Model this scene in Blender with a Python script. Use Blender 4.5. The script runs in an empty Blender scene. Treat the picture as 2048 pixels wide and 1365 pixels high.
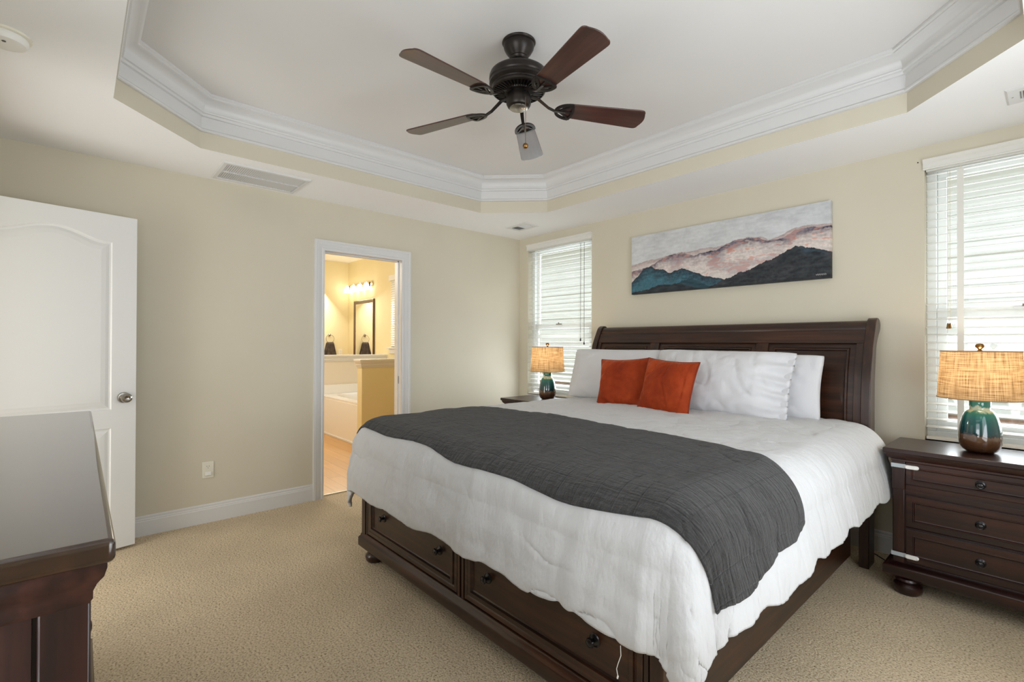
import bpy, bmesh, math, random
import numpy as np
from mathutils import Vector, Matrix, noise
PI = math.pi
sc = bpy.context.scene
COL = sc.collection
rnd = random.Random(7)

# ------------------------------------------------------------------ camera
F_PX = 969.5
yaw, pitch, roll = 2.4115916, 0.0053440, 0.0034518
d = Vector((math.cos(pitch)*math.cos(yaw), math.cos(pitch)*math.sin(yaw), math.sin(pitch)))
r = Vector((math.sin(yaw), -math.cos(yaw), 0)); u = r.cross(d)
r2 = math.cos(roll)*r + math.sin(roll)*u; u2 = -math.sin(roll)*r + math.cos(roll)*u
cam = bpy.data.cameras.new('camera'); cam.sensor_width = 36; cam.lens = F_PX/2048*36; cam.clip_start = .02
co = bpy.data.objects.new('camera', cam); COL.objects.link(co)
co.matrix_world = Matrix(((r2.x, u2.x, -d.x, 4.0032), (r2.y, u2.y, -d.y, -3.6910), (r2.z, u2.z, -d.z, 1.2743), (0, 0, 0, 1)))
sc.camera = co

# ------------------------------------------------------------------ world, lights, exposure
w = bpy.data.worlds.new('sky'); sc.world = w; w.use_nodes = True
bg = w.node_tree.nodes['Background']; bg.inputs['Color'].default_value = (.89, .94, 1.0, 1); bg.inputs['Strength'].default_value = 2.6

def area(name, loc, target, sx, sy, power, color=(1, 1, 1), spread=180):
    l = bpy.data.lights.new(name, 'AREA'); l.shape = 'RECTANGLE'; l.size = sx; l.size_y = sy; l.energy = power; l.color = color
    l.spread = math.radians(spread)
    o = bpy.data.objects.new(name, l); COL.objects.link(o); o.location = loc
    o.rotation_euler = (Vector(target)-Vector(loc)).to_track_quat('-Z', 'Y').to_euler(); return o
def point(name, loc, power, color, radius=.03):
    l = bpy.data.lights.new(name, 'POINT'); l.energy = power; l.color = color; l.shadow_soft_size = radius
    o = bpy.data.objects.new(name, l); COL.objects.link(o); o.location = loc; return o
# added fill from unseen openings behind the camera; hall light through the entry doorway
area('side_fill_light', (4.78, -2.1, 1.05), (2.6, -2.1, 2.50), 1.7, 1.3, 27, (.91, .96, 1))  # added fill, the side window is assumed and out of view
area('light_entry_hall', (.95, -5.2, 1.1), (1.1, -2, 2.2), .9, 1.9, 34, (1, .98, .95))
area('rear_fill_light', (3.2, -4.42, 1.05), (2.6, -2, 2.6), 1.3, 1.3, 23, (.92, .97, 1))  # added fill, no rear window is known here
# daylight falling on the back windows from the gap between the houses
area('daylight_left_window', (.58, .40, 1.15), (.9, -1.6, 2.5), .9, 1.6, 42, (.88, .95, 1))
area('daylight_right_window', (3.95, .40, 1.15), (3.6, -1.6, 2.5), .9, 1.6, 42, (.92, .96, 1))

vs = sc.view_settings
sc.display_settings.display_device = 'sRGB'
vs.view_transform = 'Standard'; vs.look = 'None'; vs.gamma = 1; vs.use_curve_mapping = False; vs.exposure = 0.10
cy = sc.cycles
cy.use_denoising = True
cy.max_bounces = 12; cy.diffuse_bounces = 6; cy.glossy_bounces = 4; cy.transparent_max_bounces = 16; cy.transmission_bounces = 6
cy.sample_clamp_indirect = 6; cy.caustics_reflective = False; cy.caustics_refractive = False

# ------------------------------------------------------------------ materials
def srgb(r_, g, b):
    f = lambda c: (c/255/12.92) if c/255 <= .04045 else ((c/255+.055)/1.055)**2.4
    return (f(r_), f(g), f(b), 1)
class Mat:
    def __init__(s, name):
        s.m = bpy.data.materials.new(name); s.m.use_nodes = True; s.nt = s.m.node_tree; s.N = s.nt.nodes
        s.b = s.N['Principled BSDF']; s.out = s.N['Material Output']
    def n(s, t, **kw):
        x = s.N.new(t)
        for k, v in kw.items():
            if k in x.inputs: x.inputs[k].default_value = v
            else: setattr(x, k, v)
        return x
    def l(s, a, b): s.nt.links.new(a, b)
    def set(s, **kw):
        for k, v in kw.items(): s.b.inputs[k.replace('_', ' ')].default_value = v
        return s
    def coord(s, scale=(1, 1, 1), kind='Object', rot=(0, 0, 0)):
        tc = s.n('ShaderNodeTexCoord'); mp = s.n('ShaderNodeMapping'); mp.inputs['Scale'].default_value = scale; mp.inputs['Rotation'].default_value = rot
        s.l(tc.outputs[kind], mp.inputs['Vector']); return mp.outputs['Vector']
    def noise(s, vec, scale, detail=4, rough=.5):
        x = s.n('ShaderNodeTexNoise'); x.inputs['Scale'].default_value = scale; x.inputs['Detail'].default_value = detail
        x.inputs['Roughness'].default_value = rough; s.l(vec, x.inputs['Vector']); return x.outputs['Fac']
    def ramp(s, fac, stops, interp='LINEAR'):
        x = s.n('ShaderNodeValToRGB'); x.color_ramp.interpolation = interp; e = x.color_ramp.elements
        while len(e) < len(stops): e.new(.5)
        for i, (p_, c) in enumerate(stops): e[i].position = p_; e[i].color = c
        s.l(fac, x.inputs['Fac']); return x.outputs['Color']
    def math(s, op, a, b=None):
        x = s.n('ShaderNodeMath', operation=op)
        for i, v in enumerate((a, b)):
            if v is None: continue
            if isinstance(v, (int, float)): x.inputs[i].default_value = v
            else: s.l(v, x.inputs[i])
        return x.outputs[0]
    def bump(s, h, strength=.3, dist=.01, prev=None):
        x = s.n('ShaderNodeBump'); x.inputs['Strength'].default_value = strength; x.inputs['Distance'].default_value = dist
        s.l(h, x.inputs['Height'])
        if prev is not None: s.l(prev, x.inputs['Normal'])
        return x.outputs['Normal']
    def tobase(s, c): s.l(c, s.b.inputs['Base Color'])
    def tonormal(s, c): s.l(c, s.b.inputs['Normal'])

def plain(name, col, rough=.6, metal=0, spec=.5, coat=0, bump=None):
    m = Mat(name); m.set(Base_Color=col, Roughness=rough, Metallic=metal, Coat_Weight=coat)
    m.b.inputs['Specular IOR Level'].default_value = spec
    if bump:
        v = m.coord(); m.tonormal(m.bump(m.noise(v, bump[0]), bump[1], bump[2]))
    return m.m
def varied(name, c1, c2, scale, rough=.6, bump=(60, .2, .002), spec=.5, det=4):
    m = Mat(name); v = m.coord(); f = m.noise(v, scale, det)
    m.tobase(m.ramp(f, [(.35, c1), (.65, c2)])); m.set(Roughness=rough); m.b.inputs['Specular IOR Level'].default_value = spec
    if bump: m.tonormal(m.bump(m.noise(v, bump[0]), bump[1], bump[2]))
    return m.m

M = {}
M['wall'] = varied('beige_paint', srgb(211, 204, 186), srgb(214, 208, 190), 1.5, .75, (240, .12, .001), .3)
M['ceil'] = varied('white_ceiling_paint', srgb(242, 242, 243), srgb(244, 244, 245), 1.2, .85, (200, .12, .001), .2)  # ceiling white, lightened so the soffit looks better lit
M['trayceil_dim'] = varied('tray_ceiling_dimmed', srgb(222, 221, 220), srgb(225, 224, 223), 1.2, .85, (200, .12, .001), .2)  # same ceiling paint, greyed to stand for dimmer light in the tray
M['trim'] = plain('white_trim_paint', srgb(219, 219, 219), .4)
M['door'] = plain('white_door_paint', srgb(226, 227, 227), .42)
M['bathwall'] = varied('yellow_bath_paint', srgb(226, 214, 174), srgb(229, 218, 180), 1.5, .7, (200, .1, .001), .3)
M['bathpale'] = plain('pale_bath_panel', srgb(226, 217, 203), .55)
M['acrylic'] = plain('white_acrylic', srgb(236, 236, 236), .12, coat=.4)
M['plastic'] = plain('white_plastic', srgb(235, 234, 230), .4)
M['ivory'] = plain('ivory_plastic', srgb(233, 229, 214), .4)
M['darkhole'] = plain('dark_slot', srgb(60, 58, 54), .8)
M['ventshade'] = plain('grey_duct_metal', srgb(96, 94, 88), .7)
M['vinyl'] = plain('white_vinyl', srgb(226, 228, 226), .35)
M['cord'] = plain('cream_cord', srgb(222, 214, 190), .8)
M['darkcord'] = plain('black_cord', srgb(25, 24, 24), .5)
M['nickel'] = plain('brushed_nickel', (.36, .34, .31, 1), .22, 1)
M['chrome'] = plain('warm_chrome', (.8, .74, .6, 1), .12, 1)
M['blackknob'] = plain('aged_black_metal', (.022, .02, .022, 1), .28, .7, coat=.3)
M['brass'] = plain('aged_brass', (.30, .17, .06, 1), .28, 1)
M['bronze'] = varied('oiled_bronze', (.020, .016, .014, 1), (.030, .023, .019, 1), 30, .36, None)
M['bronze'].node_tree.nodes['Principled BSDF'].inputs['Metallic'].default_value = .55
M['mirror'] = plain('mirror_glass', (.92, .92, .9, 1), .02, 1)
M['straptape'] = plain('grey_strap', srgb(176, 184, 188), .5)

def wood(name, dark, mid, light, rough=.28, axis='x', coat=.35, sc_=1.0, spec=.5):
    m = Mat(name)
    s_ = {'x': (1.2, 22, 22), 'y': (22, 1.2, 22), 'z': (22, 22, 1.2)}[axis]
    v = m.coord(tuple(k*sc_ for k in s_)); v2 = m.coord((2.2, 2.2, 2.2))
    f = m.noise(v, 1.6, 8, .62); g = m.noise(v2, 1.4, 3)
    mix = m.math('ADD', m.math('MULTIPLY', f, .75), m.math('MULTIPLY', g, .25))
    m.tobase(m.ramp(mix, [(.36, dark), (.5, mid), (.66, light)]))
    m.set(Roughness=rough, Coat_Weight=coat, Coat_Roughness=.12); m.b.inputs['Specular IOR Level'].default_value = spec
    m.tonormal(m.bump(f, .08, .002)); return m.m
WD = ((.009, .0028, .0022, 1), (.021, .0058, .0042, 1), (.046, .0135, .0085, 1))
for ax in 'xyz': M['wood_'+ax] = wood('dark_cherry_wood_'+ax, *WD, axis=ax, rough=.32, coat=.15)
BD = ((.012, .0038, .0018, 1), (.030, .0098, .0042, 1), (.066, .0225, .0085, 1))
for ax in 'xyz': M['bedwood_'+ax] = wood('dark_walnut_wood_'+ax, *BD, axis=ax, rough=.34, coat=.15)
M['dressertop'] = wood('dresser_top_wood', (.012, .0045, .002, 1), (.022, .009, .0045, 1), (.036, .015, .007, 1), .24, 'x', .8)
M['blade'] = wood('walnut_blade_wood', (.030, .010, .007, 1), (.055, .019, .013, 1), (.085, .032, .02, 1), .34, 'x', .45)
M['bathframe'] = wood('mirror_frame_wood', (.05, .025, .012, 1), (.09, .045, .02, 1), (.14, .07, .03, 1), .35, 'z')

# carpet
m = Mat('beige_cut_pile_carpet'); v = m.coord()
f1 = m.noise(v, 120, 4, .65); f2 = m.noise(v, 2.0, 3, .5); f3 = m.noise(v, 60, 4, .7)
ca = m.ramp(f1, [(.32, srgb(130, 108, 80)), (.46, srgb(216, 196, 165)), (.66, srgb(240, 225, 198))])
cb = m.ramp(f2, [(.35, (.86, .86, .86, 1)), (.65, (1, 1, 1, 1))])
mx = m.n('ShaderNodeMix', data_type='RGBA', blend_type='MULTIPLY'); mx.inputs['Factor'].default_value = 1
m.l(ca, mx.inputs['A']); m.l(cb, mx.inputs['B']); m.tobase(mx.outputs['Result'])
m.set(Roughness=1); m.b.inputs['Specular IOR Level'].default_value = .05
n1 = m.bump(f3, .55, .012); m.tonormal(m.bump(f1, .6, .006, n1)); M['carpet'] = m.m

# laminate floor of the bathroom
m = Mat('oak_laminate'); v = m.coord((1, 1, 1))
br = m.n('ShaderNodeTexBrick'); br.inputs['Scale'].default_value = 1; br.inputs['Brick Width'].default_value = 1.1; br.inputs['Row Height'].default_value = .12
br.inputs['Mortar Size'].default_value = .0015; br.inputs['Color1'].default_value = srgb(214, 168, 106); br.inputs['Color2'].default_value = srgb(200, 154, 94); br.inputs['Mortar'].default_value = srgb(150, 100, 55)
m.l(v, br.inputs['Vector']); g = m.noise(m.coord((1.5, 25, 1)), 2, 6, .6)
mx = m.n('ShaderNodeMix', data_type='RGBA', blend_type='MULTIPLY'); mx.inputs['Factor'].default_value = .6
m.l(br.outputs['Color'], mx.inputs['A']); m.l(m.ramp(g, [(.3, (.75, .7, .62, 1)), (.7, (1, 1, 1, 1))]), mx.inputs['B'])
m.tobase(mx.outputs['Result']); m.set(Roughness=.3); M['laminate'] = m.m

# white cottons
def cotton(name, col, wr=.35, s1=7, s2=28):
    m = Mat(name); v = m.coord(); vs_ = m.coord((1, 1, .45))
    a = m.noise(vs_, s1, 5, .6); b_ = m.noise(vs_, s2, 6, .65); c = m.noise(v, 500, 2)
    m.set(Base_Color=col, Roughness=.85, Sheen_Weight=.15); m.b.inputs['Specular IOR Level'].default_value = .15
    n1 = m.bump(a, wr*.8, .03); n2 = m.bump(b_, wr, .008, n1); m.tonormal(m.bump(c, .1, .001, n2)); return m.m
M['comforter'] = cotton('white_cotton_comforter', srgb(196, 196, 197), .5, 5, 20)
M['pillow'] = cotton('white_cotton_pillowcase', srgb(214, 214, 217), .4, 4, 14)
M['mattress'] = cotton('white_mattress_cloth', srgb(225, 225, 225), .2)
# charcoal gauze throw, stitched in squares and crinkled
m = Mat('charcoal_quilted_gauze'); tc = m.n('ShaderNodeTexCoord'); mp = m.n('ShaderNodeMapping'); m.l(tc.outputs['UV'], mp.inputs['Vector'])
mp2 = m.n('ShaderNodeMapping'); mp2.inputs['Scale'].default_value = (9, 60, 1); m.l(tc.outputs['UV'], mp2.inputs['Vector'])
cr = m.noise(mp2.outputs['Vector'], 1.4, 6, .65)
mp3 = m.n('ShaderNodeMapping'); mp3.inputs['Scale'].default_value = (30, 12, 1); m.l(tc.outputs['UV'], mp3.inputs['Vector'])
cr2 = m.noise(mp3.outputs['Vector'], 1.0, 4, .6)
br = m.n('ShaderNodeTexBrick'); br.offset = 0; br.inputs['Scale'].default_value = 1; br.inputs['Brick Width'].default_value = .075; br.inputs['Row Height'].default_value = .075
br.inputs['Mortar Size'].default_value = .0035; br.inputs['Mortar Smooth'].default_value = 1; m.l(mp.outputs['Vector'], br.inputs['Vector'])
st = m.math('SUBTRACT', 1.0, br.outputs['Fac'])
m.tobase(m.ramp(cr, [(.3, srgb(44, 43, 43)), (.7, srgb(66, 65, 65))])); m.set(Roughness=.95, Sheen_Weight=.2); m.b.inputs['Specular IOR Level'].default_value = .1
n1 = m.bump(cr, .9, .018); n2 = m.bump(cr2, .9, .014, n1); m.tonormal(m.bump(st, .55, .006, n2)); M['throw'] = m.m
# rust velvet
m = Mat('rust_orange_velvet'); v = m.coord(); f = m.noise(v, 5, 5, .6); g = m.noise(v, 40, 3)
m.tobase(m.ramp(f, [(.3, srgb(128, 42, 16)), (.55, srgb(158, 60, 24)), (.75, srgb(178, 82, 44))])); m.set(Roughness=.7, Sheen_Weight=.6, Sheen_Roughness=.35)
m.b.inputs['Sheen Tint'].default_value = srgb(240, 150, 110); m.b.inputs['Specular IOR Level'].default_value = .15
m.tonormal(m.bump(g, .3, .004, m.bump(f, .5, .03))); M['velvet'] = m.m
M['velvetpipe'] = plain('dark_rust_piping', srgb(120, 42, 18), .75)
# dark towels
M['towel'] = varied('dark_brown_towel', srgb(70, 62, 56), srgb(96, 86, 78), 18, 1, (160, .6, .006), .1)

# linen lampshade, lit from inside by its bulb
m = Mat('burlap_linen_shade'); tc = m.n('ShaderNodeTexCoord')
def stretched(sx_, sy_, sc_):
    mp = m.n('ShaderNodeMapping'); mp.inputs['Scale'].default_value = (sx_, sy_, 1); m.l(tc.outputs['UV'], mp.inputs['Vector']); return m.noise(mp.outputs['Vector'], sc_, 3, .6)
a = stretched(6, 120, 1.5); b_ = stretched(160, 5, 1.5); wv = m.math('ADD', m.math('MULTIPLY', a, .5), m.math('MULTIPLY', b_, .5))
colr = m.ramp(wv, [(.36, srgb(112, 84, 58)), (.5, srgb(188, 156, 116)), (.64, srgb(222, 196, 158))])
tr = m.n('ShaderNodeBsdfTranslucent'); df = m.n('ShaderNodeBsdfDiffuse'); ms = m.n('ShaderNodeMixShader'); ms.inputs[0].default_value = .55
m.l(colr, tr.inputs['Color']); m.l(colr, df.inputs['Color']); m.l(df.outputs[0], ms.inputs[1]); m.l(tr.outputs[0], ms.inputs[2]); m.l(ms.outputs[0], m.out.inputs['Surface'])
M['shade'] = m.m
# glazed ceramic with drips, colours set by height
m = Mat('teal_brown_drip_glaze'); tc = m.n('ShaderNodeTexCoord'); sp = m.n('ShaderNodeSeparateXYZ'); m.l(tc.outputs['Object'], sp.inputs[0])
dr = m.noise(m.coord((38, 38, 2.5)), 1.0, 3, .6); sm = m.noise(m.coord((1, 1, 1)), 30, 3)
hz = m.math('ADD', sp.outputs['Z'], m.math('MULTIPLY', m.math('SUBTRACT', dr, .5), .055))
hz = m.math('ADD', hz, m.math('MULTIPLY', m.math('SUBTRACT', sm, .5), .010))
hz = m.math('DIVIDE', hz, .25)
m.tobase(m.ramp(hz, [(.0, (.035, .014, .006, 1)), (.22, (.085, .034, .014, 1)), (.345, (.13, .075, .045, 1)), (.365, (.02, .028, .03, 1)), (.42, (.004, .05, .058, 1)), (.62, (.004, .088, .088, 1)), (.79, (.012, .17, .135, 1)), (.84, (.42, .52, .38, 1)), (.90, (.56, .60, .44, 1)), (.93, (.03, .20, .16, 1))]))
m.set(Roughness=.10, Coat_Weight=1, Coat_Roughness=.04); M['glaze'] = m.m
# blinds
m = Mat('white_faux_wood_slat'); tr = m.n('ShaderNodeBsdfTranslucent'); tr.inputs['Color'].default_value = (.8, .8, .76, 1); ms = m.n('ShaderNodeMixShader'); ms.inputs[0].default_value = .12
m.set(Base_Color=srgb(240, 239, 234), Roughness=.45); m.l(m.b.outputs[0], ms.inputs[1]); m.l(tr.outputs[0], ms.inputs[2]); m.l(ms.outputs[0], m.out.inputs['Surface']); M['blind'] = m.m
# window pane
m = Mat('clear_window_glass'); tp = m.n('ShaderNodeBsdfTransparent'); tp.inputs['Color'].default_value = (.95, .965, .975, 1); gl = m.n('ShaderNodeBsdfGlossy'); gl.inputs['Roughness'].default_value = .02
ms = m.n('ShaderNodeMixShader'); ms.inputs[0].default_value = .06; m.l(tp.outputs[0], ms.inputs[1]); m.l(gl.outputs[0], ms.inputs[2]); m.l(ms.outputs[0], m.out.inputs['Surface']); M['glass'] = m.m
# exterior
M['siding'] = varied('pale_vinyl_siding', srgb(212, 213, 206), srgb(218, 219, 212), 3, .5, (40, .1, .002))
M['soffit'] = plain('cream_soffit_vinyl', srgb(196, 190, 160), .6)
M['brownband'] = varied('brown_foundation', srgb(120, 92, 74), srgb(150, 118, 96), 20, .9)
M['ground'] = varied('gravel_and_thin_grass', srgb(120, 116, 92), srgb(188, 182, 158), 55, 1, (90, .8, .01), .1, 6)
def emit(name, col, s_):
    m = Mat(name); e = m.n('ShaderNodeEmission'); e.inputs['Color'].default_value = col; e.inputs['Strength'].default_value = s_; m.l(e.outputs[0], m.out.inputs['Surface']); return m.m
M['bulbglass'] = emit('lit_frosted_glass', (1, .90, .70, 1), 9)
M['bulb'] = emit('lit_bulb', (1, .72, .38, 1), 12)

# ------------------------------------------------------------------ mesh helpers
def finish(name, bm, mat, parent=None, smooth=False, bevel=0, seg=2, loc=None, kind=None, label=None, keep=False):
    if not keep: bmesh.ops.recalc_face_normals(bm, faces=bm.faces)
    me = bpy.data.meshes.new(name); bm.to_mesh(me); bm.free()
    for mm in (mat if isinstance(mat, (list, tuple)) else [mat]): me.materials.append(mm)
    o = bpy.data.objects.new(name, me); COL.objects.link(o)
    if smooth:
        for p_ in me.polygons: p_.use_smooth = True
    if bevel:
        b = o.modifiers.new('bevel', 'BEVEL'); b.width = bevel; b.segments = seg; b.limit_method = 'ANGLE'; b.angle_limit = math.radians(40)
    if smooth == 'auto' or (bevel and not smooth):
        for p_ in me.polygons: p_.use_smooth = True
        try: me.set_sharp_from_angle(angle=math.radians(35))
        except Exception: pass
    if parent is not None: o.parent = parent
    if loc is not None: o.location = loc
    if kind: o['kind'] = kind
    if label: o['label'] = label
    return o
def B(): return bmesh.new()
def box(bm, x0, x1, y0, y1, z0, z1, mi=0):
    vs_ = [bm.verts.new((x, y, z)) for z in (z0, z1) for y in (y0, y1) for x in (x0, x1)]
    for f in ((0, 1, 3, 2), (4, 6, 7, 5), (0, 4, 5, 1), (2, 3, 7, 6), (0, 2, 6, 4), (1, 5, 7, 3)):
        fa = bm.faces.new([vs_[i] for i in f]); fa.material_index = mi
    return vs_
def lathe(bm, prof, c=(0, 0, 0), seg=32, axis='z', squash=1.0, mi=0):
    rings = []
    for rr, h in prof:
        ring = []
        for i in range(seg):
            a = 2*PI*i/seg; p_ = (rr*math.cos(a), rr*math.sin(a)*squash, h)
            if axis == 'x': p_ = (p_[2], p_[0], p_[1])
            elif axis == 'y': p_ = (p_[0], p_[2], p_[1])
            ring.append(bm.verts.new((p_[0]+c[0], p_[1]+c[1], p_[2]+c[2])))
        rings.append(ring)
    for k in range(len(rings)-1):
        for i in range(seg):
            j = (i+1) % seg; f = bm.faces.new((rings[k][i], rings[k][j], rings[k+1][j], rings[k+1][i])); f.material_index = mi
    for ring, pr in ((rings[0], prof[0]), (rings[-1], prof[-1])):
        if pr[0] > 1e-5: f = bm.faces.new(ring); f.material_index = mi
def tube(bm, pts, rad, seg=8):
    pts = [Vector(p_) for p_ in pts]; rings = []
    for i, p_ in enumerate(pts):
        t = (pts[min(i+1, len(pts)-1)]-pts[max(i-1, 0)]).normalized()
        up = Vector((0, 0, 1)) if abs(t.z) < .9 else Vector((1, 0, 0))
        a = t.cross(up).normalized(); b_ = t.cross(a).normalized(); rr = rad[i] if isinstance(rad, (list, tuple)) else rad
        rings.append([bm.verts.new(p_ + a*rr*math.cos(2*PI*k/seg) + b_*rr*math.sin(2*PI*k/seg)) for k in range(seg)])
    for i in range(len(rings)-1):
        for k in range(seg):
            j = (k+1) % seg; bm.faces.new((rings[i][k], rings[i][j], rings[i+1][j], rings[i+1][k]))
    bm.faces.new(rings[0]); bm.faces.new(rings[-1])
def sweep(bm, path, prof, closed=False, normal=None, mi=0):
    """mitred sweep of prof [(offset sideways, height)] along a path. path in a plane whose normal is `normal`;
    sideways = left of travel seen from the normal's tip; height runs along normal."""
    Nn = Vector(normal or (0, 0, 1)); P_ = [Vector(p_) for p_ in path]; n = len(P_); rings = []
    for i in range(n):
        dirs = []
        if closed or i > 0: dirs.append((P_[i]-P_[i-1]).normalized())
        if closed or i < n-1: dirs.append((P_[(i+1) % n]-P_[i]).normalized())
        sides = [Nn.cross(t) for t in dirs]
        if len(sides) == 2:
            s_ = (sides[0]+sides[1]); s_ = s_/(s_.dot(sides[0])) if s_.length > 1e-6 else sides[0]
        else: s_ = sides[0]
        rings.append([bm.verts.new(P_[i]+s_*a+Nn*b_) for a, b_ in prof])
    m_ = len(prof)
    for i in range(n if closed else n-1):
        A, C = rings[i], rings[(i+1) % n]
        for k in range(m_-1):
            f = bm.faces.new((A[k], C[k], C[k+1], A[k+1])); f.material_index = mi
    if not closed:
        for rg in (rings[0], rings[-1]):
            try: bm.faces.new(rg)
            except Exception: pass
def rings_panel(bm, O, U, V, N_, w_, h_, prof, cap=True, mi=0):
    """nested rectangles: prof [(inset, height along N)], the last one capped"""
    O, U, V, N_ = Vector(O), Vector(U), Vector(V), Vector(N_); prev = None
    for ins, ht in prof:
        q = [O+U*ins+V*ins+N_*ht, O+U*(w_-ins)+V*ins+N_*ht, O+U*(w_-ins)+V*(h_-ins)+N_*ht, O+U*ins+V*(h_-ins)+N_*ht]
        rg = [bm.verts.new(x) for x in q]
        if prev:
            for i in range(4): f = bm.faces.new((prev[i], prev[(i+1) % 4], rg[(i+1) % 4], rg[i])); f.material_index = mi
        prev = rg
    if cap: f = bm.faces.new(prev); f.material_index = mi
def thing(name, label, cat, loc=(0, 0, 0), rotz=0, group=None):
    o = bpy.data.objects.new(name, None); COL.objects.link(o); o.location = loc; o.rotation_euler = (0, 0, rotz); o.empty_display_size = .1
    o['label'] = label; o['category'] = cat
    if group: o['group'] = group
    return o
def tag(o, label, cat, group=None, kind=None):
    o['label'] = label; o['category'] = cat
    if group: o['group'] = group
    if kind: o['kind'] = kind
    return o
def copy_tree(o, parent=None):
    c = o.copy(); COL.objects.link(c)
    if parent is not None: c.parent = parent
    for ch in list(o.children): copy_tree(ch, c)
    return c
def S(name, bm, mat, **kw): return finish(name, bm, mat, kind='structure', **kw)

def frame4(bm, x0, x1, z0, z1, y0, y1, wl, wr, wb, wt):
    box(bm, x0, x1, y0, y1, z1-wt, z1); box(bm, x0, x1, y0, y1, z0, z0+wb); box(bm, x0, x0+wl, y0, y1, z0+wb, z1-wt); box(bm, x1-wr, x1, y0, y1, z0+wb, z1-wt)

# ------------------------------------------------------------------ room shell
RW, RD, H, H2 = 4.53, -4.175, 2.44, 2.743
bm = B(); box(bm, -.06, RW+.1, RD-2.2, .12, -.1, 0); S('floor', bm, M['carpet'])
def wall_with_holes(bm, x0, x1, z0, z1, holes, mk):
    """holes [(a0,a1,b0,b1)] sorted; mk(a0,a1,b0,b1) adds a box"""
    cur = x0
    for a0, a1, b0, b1 in holes:
        if a0 > cur: mk(cur, a0, z0, z1)
        if b0 > z0: mk(a0, a1, z0, b0)
        if b1 < z1: mk(a0, a1, b1, z1)
        cur = a1
    if cur < x1: mk(cur, x1, z0, z1)
WZ0, WZ1 = .72, 2.345
WIN = [(.14, 1.03), (3.50, 4.39)]
bm = B(); wall_with_holes(bm, 0, RW, 0, 2.9, [(a, b, WZ0, WZ1) for a, b in WIN], lambda a, b, c, e: box(bm, a, b, 0, .13, c, e)); S('wall_back', bm, M['wall'])
DY0, DY1, DZ = -2.185, -1.477, 2.035
bm = B(); wall_with_holes(bm, RD, 0, 0, 2.9, [(DY0-.02, DY1+.02, 0, DZ+.02)], lambda a, b, c, e: box(bm, -.12, 0, a, b, c, e))
o = S('wall_left', bm, [M['wall'], M['bathwall']])
for f in o.data.polygons:
    if f.normal.x < -.9: f.material_index = 1
bm = B(); wall_with_holes(bm, RD, .13, 0, 2.9, [(-2.95, -1.25, .70, 2.20)], lambda a, b, c, e: box(bm, RW, RW+.12, a, b, c, e)); S('wall_right', bm, M['wall'])  # unseen opening added to let in the side fill
bm = B(); wall_with_holes(bm, 0, RW, 0, 2.9, [(.42, 1.20, 0, 2.05), (2.55, 3.85, .90, 2.20)], lambda a, b, c, e: box(bm, a, b, RD-.12, RD, c, e)); S('wall_front', bm, M['wall'])  # entry doorway, plus an unseen opening added for the rear fill
# hall beyond the entry doorway
bm = B(); box(bm, -.12, 0, RD-2.2, RD-.12, 0, 2.5); box(bm, 1.7, 1.8, RD-2.2, RD-.12, 0, 2.5); box(bm, -.12, 1.8, RD-2.3, RD-2.2, 0, 2.5); S('wall_hall', bm, M['wall'])
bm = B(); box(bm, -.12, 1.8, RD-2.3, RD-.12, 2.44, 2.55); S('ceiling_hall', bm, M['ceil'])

# ceiling with octagonal tray
TX0, TX1, TY0, TY1, CH = .595, 3.935, -3.573, -.602, .42
OCT = [(TX0+CH, TY1), (TX1-CH, TY1), (TX1, TY1-CH), (TX1, TY0+CH), (TX1-CH, TY0), (TX0+CH, TY0), (TX0, TY0+CH), (TX0, TY1-CH)]
bm = B()
outer = [(0, 0), (RW, 0), (RW, RD), (0, RD)]
ov = [bm.verts.new((x, y, H)) for x, y in outer]; iv = [bm.verts.new((x, y, H)) for x, y in OCT]
# soffit faces (underside at 2.44)
bm.faces.new((ov[0], ov[1], iv[1], iv[0])); bm.faces.new((ov[1], iv[2], iv[1])); bm.faces.new((ov[1], ov[2], iv[3], iv[2])); bm.faces.new((ov[2], iv[4], iv[3]))
bm.faces.new((ov[2], ov[3], iv[5], iv[4])); bm.faces.new((ov[3], iv[6], iv[5])); bm.faces.new((ov[3], ov[0], iv[7], iv[6])); bm.faces.new((ov[0], iv[0], iv[7]))
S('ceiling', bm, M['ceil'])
bm = B(); ex = bmesh.ops.create_grid; box(bm, -.12, RW+.12, RD-.12, .13, H2, H2+.15); S('ceiling_tray', bm, M['trayceil_dim'])
bm = B(); lo = [bm.verts.new((x, y, H)) for x, y in OCT]; hi = [bm.verts.new((x, y, H2)) for x, y in OCT]
for i in range(8): bm.faces.new((lo[i], lo[(i+1) % 8], hi[(i+1) % 8], hi[i]))
S('wall_tray', bm, M['wall'])
# crown moulding: OCT runs clockwise seen from above -> inside is to the right, so negative side offsets
crown = [(0, 2.540), (-.014, 2.540), (-.018, 2.545), (-.018, 2.553), (-.010, 2.562), (-.010, 2.628), (-.024, 2.630), (-.026, 2.638), (-.026, 2.643), (-.036, 2.646), (-.038, 2.654)]
for k in range(9):
    a = k/8*PI/2; crown.append((-.032-.052*(1-math.cos(a)), 2.658+.056*math.sin(a)))
crown += [(-.090, 2.718), (-.090, 2.724), (-.098, 2.730), (-.098, H2-.0005)]
bm = B(); sweep(bm, [(x, y, 0) for x, y in OCT], crown, closed=True); S('trim_1', bm, M['trim'], smooth='auto')

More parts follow.
